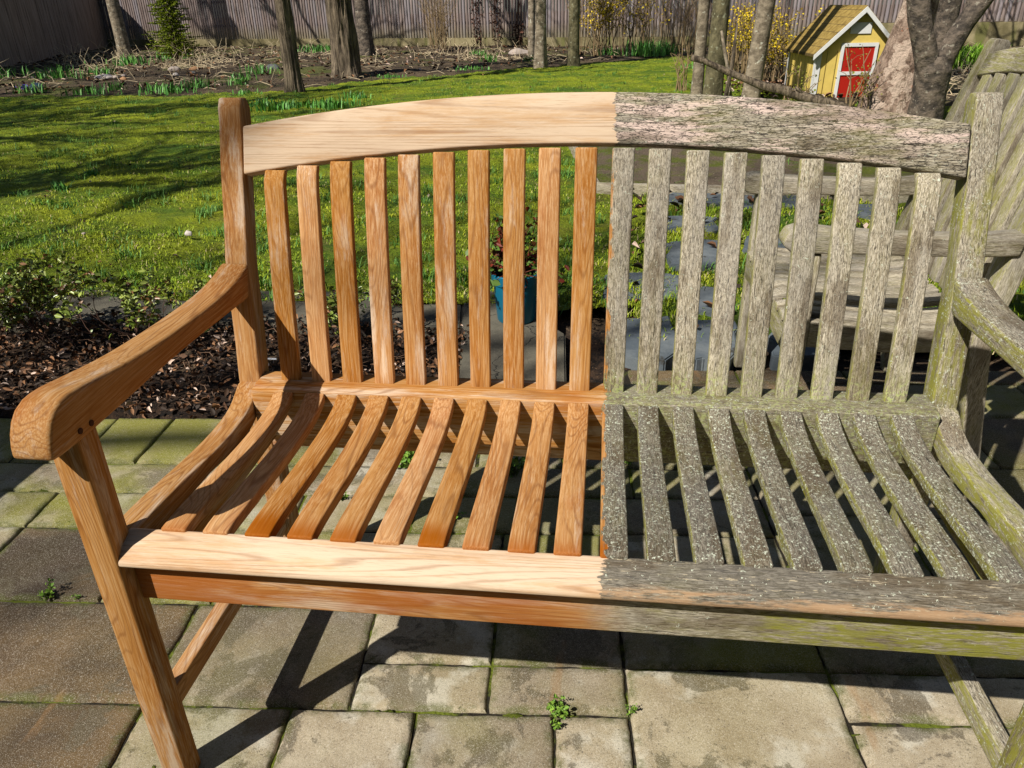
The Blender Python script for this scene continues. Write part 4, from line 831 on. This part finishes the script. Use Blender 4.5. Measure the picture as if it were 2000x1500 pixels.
for k in range(1, 8): 
    for (u0, v0, u1, v1) in ((k*PWD/8-.004, -.0065, k*PWD/8+.004, -.001),) if True else ():
        b.add([pp(u0, v0, 0), pp(u1, v0, 0), pp(u1, v0, EH), pp(u0, v0, EH)], [(0, 1, 2, 3)])
    v = k*PDP/8; b.add([pp(-.0035, v-.004, 0), pp(-.0035, v+.004, 0), pp(-.0035, v+.004, EH), pp(-.0035, v-.004, EH)], [(0, 1, 2, 3)])
b.build('siding_groove', plain('dark_yellow_groove', (.30, .20, .04)), ph)
pbox('corner_trim', -.012, .05, -.014, -.002, -.04, EH+.02, WHT); pbox('corner_trim', -.014, -.002, -.014, .05, -.04, EH-.02, WHT); pbox('corner_trim', -.014, -.002, PDP-.05, PDP, -.04, EH-.02, WHT); pbox('corner_trim', PWD-.05, PWD+.012, -.014, -.002, -.04, EH+.02, WHT)
dr = pbox('door', .30, .66, -.012, -.002, 0, .60, RED)
for a_ in ((.265, .30, 0, .64), (.66, .695, 0, .64), (.30, .66, .60, .64), (.30, .66, .285, .325)): pbox('door_frame', a_[0], a_[1], -.024, -.003, a_[2], a_[3], WHT, dr)
pbox('window', .34, .58, -.014, -.002, .74, .86, WHT)
for sgn in (0, 1):
    ov = .07; ux = -ov if sgn == 0 else PWD+ov; th = .03; b = MB(); sl_ = (AH-EH)/(PWD/2); zE = EH-ov*sl_
    q8 = [pp(ux, -.08, zE+.004), pp(PWD/2, -.08, AH+.004), pp(PWD/2, PDP+.06, AH+.004), pp(ux, PDP+.06, zE+.004), pp(ux, -.08, zE+th), pp(PWD/2, -.08, AH+th+.012), pp(PWD/2, PDP+.06, AH+th+.012), pp(ux, PDP+.06, zE+th)]
    b.add(q8, [(0, 3, 2, 1), (4, 5, 6, 7), (0, 1, 5, 4), (1, 2, 6, 5), (2, 3, 7, 6), (3, 0, 4, 7)]); o = b.build('roof', SHG, ph); at = o.data.attributes.new('g', 'FLOAT_VECTOR', 'POINT')
    lnn = math.hypot(PWD/2+ov, AH-zE)
    for i_ in range(8):
        kk = i_ % 4; at.data[i_].vector = ((0 if kk in (0, 1) else PDP+.14), (0 if kk in (0, 3) else lnn), 0)
    b = MB(); b.add([pp(ux, -.098, zE-.03), pp(PWD/2, -.098, AH-.03), pp(PWD/2, -.098, AH+.03), pp(ux, -.098, zE+.024), pp(ux, -.082, zE-.03), pp(PWD/2, -.082, AH-.03), pp(PWD/2, -.082, AH+.03), pp(ux, -.082, zE+.024)], [(0, 1, 2, 3), (4, 7, 6, 5), (0, 4, 5, 1), (3, 2, 6, 7), (0, 3, 7, 4)]); b.build('verge_board', WHT, ph)
# ---------------------------------------------------------------- fallen branch propped in sticks
b = MB(); L = [(1350, 112, 8.1), (1375, 119, 8.1), (1420, 140, 8.05), (1450, 152, 8.0), (1490, 168, 7.95), (1530, 176, 7.9), (1570, 190, 7.8), (1610, 199, 7.75), (1660, 212, 7.7), (1720, 232, 7.6)]
pts = [PY(*q) for q in L]; b.tube(pts, [.032, .030, .034, .036, .043, .048, .050, .046, .036, .02], 12, .12); br = empty('fallen_branch', tuple(pts[0]), 'thick fallen branch resting across the garden in front of the trees', 'branch'); b.build('branch', B_FUR, br, smooth=True)
b = MB(); e = pts[6]; b.tube([e, e+Vector((-.06, 0, .07)), e+Vector((-.10, 0, .10))], [.02, .015, .01], 7, .1); b.build('stub', B_FUR, br, smooth=True)
for i, (q0, q1, lb) in enumerate((((1415, 200, 8.0), (1440, 45, 8.1), 'dark leaning stick propping the fallen branch'), ((1427, 200, 8.1), (1409, 60, 8.2), 'pale stick crossing the fallen branch'))):
    p0, p1 = PY(*q0), PY(*q1); b = MB(); mid = (p0+p1)/2+Vector((.015, 0, 0)); b.tube([p0, (p0+mid)/2, mid, (mid+p1)/2, p1], [.024, .02, .02, .018, .012], 8, .15); tag(b.build('stick', B_FUR if i == 0 else B_SM, smooth=True), lb, 'stick')
# ---------------------------------------------------------------- yellow shrubs (forsythia), bare shrubs, spruce, vines
m_ = M('yellow_flower', .6); r = m_.isl(); YF = m_.col(m_.mix(r, (.55, .36, .01), (.85, .66, .03)))
STM = plain('straw_stem', (.27, .19, .10), .8, .4, 4)
def bush(px, py, w_, h, nst, nfl, label, name='flowering_shrub', mat=YF, fs=.035, spread=1.0, cat='shrub', zl=.1):
    q = G(px, py); o = empty(name, (q.x, q.y, 0), label, cat); b = MB(); L = []
    for k in range(nst):
        x = q.x+random.gauss(0, w_*.18); y = q.y+random.gauss(0, w_*.15); a = random.uniform(0, 6.28); ll = h*random.uniform(.5, 1.1); o_ = w_*random.uniform(.1, .6)*spread
        ps = [Vector((x+math.cos(a)*o_*t**1.4, y+math.sin(a)*o_*t**1.4, ll*t*(1-.15*t*t))) for t in (0, .25, .5, .75, 1)]; ps = [ps[0]]+[p_+Vector((random.gauss(0, .02), random.gauss(0, .02), 0)) for p_ in ps[1:]]
        b.tube(ps, [.009, .008, .006, .005, .003], 5, cap=False)
        for t in range(3):
            c_ = ps[random.choice((2, 3))]; dd = Vector((random.gauss(0, .5), random.gauss(0, .5), random.uniform(.2, .8))).normalized()*h*.25; b.tube([c_, c_+dd*.5+Vector((0, 0, .02)), c_+dd], [.004, .003, .002], 4, cap=False)
            for f in range(nfl//nst//3): tt = random.random(); L.append(tuple(c_+dd*tt+Vector((random.gauss(0, .03), random.gauss(0, .03), random.gauss(0, .03)))))
    b.build('plant_stems', STM, o)
    if L: leaves('blossom', [l for l in L if l[2] > zl], fs, mat, o, flat=1.2, asp=.8)
bush(1178, 108, 1.5, 2.0, 60, 2600, 'loose shrub with sparse yellow flowers right of the olive trunk')
bush(1243, 106, 1.0, 1.9, 34, 500, 'thin stemmed shrub with a few yellow flowers behind the tall green clump')
bush(1500, 168, .9, 1.15, 50, 1700, 'dense yellow flowering shrub left of the playhouse', zl=.15, fs=.025)
bush(1440, 150, .8, 1.2, 40, 1400, 'yellow flowering shrub between the double trunk and the spotted trunk', zl=.2, fs=.03)
bush(860, 98, .9, 1.8, 50, 0, 'bare brown shrub against the fence left of the dark vine', name='bare_shrub')
bush(1335, 100, 1.2, 1.9, 46, 0, 'bare tan shrub thicket against the fence right of the yellow shrubs', name='bare_shrub')
bush(1330, 178, .25, .75, 9, 0, 'few bare twigs rising from the lawn left of the double trunk', name='bare_shrub')
m_ = M('young_leaf', .6); r = m_.isl(); YL = m_.col(m_.mix(r, (.16, .20, .02), (.34, .32, .04)))
bush(1660, 235, .6, .75, 8, 160, 'thin twiggy shrub with tiny new leaves in front of the playhouse door', name='budding_shrub', mat=YL, fs=.02)
bush(1560, 226, .5, .6, 10, 150, 'small twiggy shrub with new leaves before the playhouse side wall', name='budding_shrub', mat=YL, fs=.02)
m_ = M('dark_vine_leaf', .6); r = m_.isl(); VL = m_.col(m_.mix(r, (.045, .018, .012), (.14, .06, .035)))
for (px, lb) in ((935, 'dark leaved vine climbing the fence, left one of the centre pair'), (972, 'dark leaved vine climbing the fence, right one of the centre pair'), (158, 'reddish vine on the fence just left of the small spruce'), (1015, 'short dark vine at the fence foot by the twin trunk')):
    q = G(px, 92); ss = (Vector((q.x, q.y, 0))-FO).dot(FD); hh = 1.5 if px != 1015 else .6; o = empty('vine', fpt(ss, -.1, 0), lb, 'vine', 'vines on the fence'); L = []; b = MB()
    if px == 158: ss += 1.35
    for k in range(3):
        s_ = ss+random.gauss(0, .08); b.tube([fpt(s_+.05*math.sin(z*5+k), -.07, z) for z in (0, .3, .6, .9, 1.2, hh)], .008, 5, cap=False)
    for k in range(130): z = random.uniform(.1, hh); L.append(fpt(ss+random.gauss(0, .10), -.09+random.gauss(0, .02), z))
    b.build('plant_stems', BARKT, o); leaves('leaves', L, .06, VL, o, flat=1.5, asp=.7)
# spruce
q = G(348, 122); o = empty('small_spruce', (q.x, q.y, 0), 'small green spruce standing before the fence at the left', 'conifer'); b = MB(); b.tube([(q.x, q.y, 0), (q.x, q.y, 1.9)], [.035, .006], 8); b.build('trunk', BARKT, o)
pts = []; dirs = []
b = MB(); H = 1.9
for k in range(185):
    z = .12+(H-.15)*(k/185)**.95; rr = .62*(1-z/H)**.8+.05; a = k*2.399; rr *= random.uniform(.5, 1.35)
    p0 = Vector((q.x, q.y, z)); tip = Vector((q.x+math.cos(a)*rr, q.y+math.sin(a)*rr, z+rr*.15-.05))
    for t in np.linspace(.15, 1, 14):
        c_ = p0.lerp(tip, t)
        for s_ in range(5):
            d_ = Vector((math.cos(a)+random.gauss(0, .8), math.sin(a)+random.gauss(0, .8), random.gauss(.1, .5))).normalized()*.075*(1.2-.5*t); sd_ = d_.cross(Vector((random.random(), random.random(), random.random()))).normalized()*.014
            b.add([c_-sd_, c_+sd_, c_+d_], [(0, 1, 2)])
m_ = M('spruce_needle', .6); r = m_.isl(); b.build('foliage', m_.col(m_.mix(r, (.09, .14, .008), (.30, .36, .02))), o)
# ---------------------------------------------------------------- box added out of frame on the left to cast the dark patio shadow
st = empty('shadow_caster_box', (-2.25, .35, 0), 'unseen wooden box added left of the bench to cast a patio shadow', 'storage box')
timber('box_body', [(-2.6, 0), (-1.96, 0)], [(-2.6, .58), (-1.96, .58)], -.05, .72, 'y', W_grey, st, bev=.006, gdir=(0, 1, 0)); timber('lid', [(-2.63, .584), (-1.93, .584)], [(-2.63, .625), (-1.93, .625)], -.08, .75, 'y', W_grey, st, bev=.008, gdir=(0, 1, 0))
q = empty('sky_blocker_hedge', (6.2, 2, 0), 'unseen evergreen screen added outside the right edge to block sky light', 'sky_blocker_hedge')  # evergreen mass added out of frame to cut sky fill
hp = [(6.2+random.gauss(0, .35), random.uniform(-5, 7.5), random.uniform(0, 3.6)) for k in range(20000)]
leaves('foliage', hp, .13, plain('hedge_leaf', (.03, .06, .015), .7, .4), q, flat=1.5, asp=.5)
HS = plain('dark_siding', (.055, .05, .048), .8, .2, 3); hs = empty('sky_blocker_house', (0, -3.4, 0), 'unseen dark walls with two windows, added behind the viewer to block sky light', 'sky_blocker_house')  # unseen building added behind the camera so less sky light fills the shadows
b = MB(); b.box((-6, -3.9, -.05), (1.5, -3.4, 2.5)); b.box((1.6, -9, -.05), (10, -1.9, 6.5)); b.build('wall', HS, hs)
b = MB(); b.add([(1.3, -9.3, 6.5), (10.3, -9.3, 6.5), (10.3, -1.6, 6.5), (1.3, -1.6, 6.5), (1.3, -5.4, 8.6), (10.3, -5.4, 8.6)], [(0, 1, 5, 4), (2, 3, 4, 5), (0, 4, 3), (1, 2, 5), (0, 3, 2, 1)]); b.build('roof', HS, hs)
for x in (-3.8, -1.2):
    b = MB(); b.box((x-.5, -3.41, 1.0), (x+.5, -3.385, 2.0)); wn = b.build('window', plain('window_pane', (.02, .025, .03), .1, .05), hs)
    b = MB()
    for q4 in ((x-.56, x-.5, .94, 2.06), (x+.5, x+.56, .94, 2.06), (x-.5, x+.5, .94, 1.0), (x-.5, x+.5, 2.0, 2.06)): b.box((q4[0], -3.4, q4[2]), (q4[1], -3.37, q4[3]))
    b.build('frame', WHT, wn)
SC.render.resolution_x = 1024; SC.render.resolution_y = 768
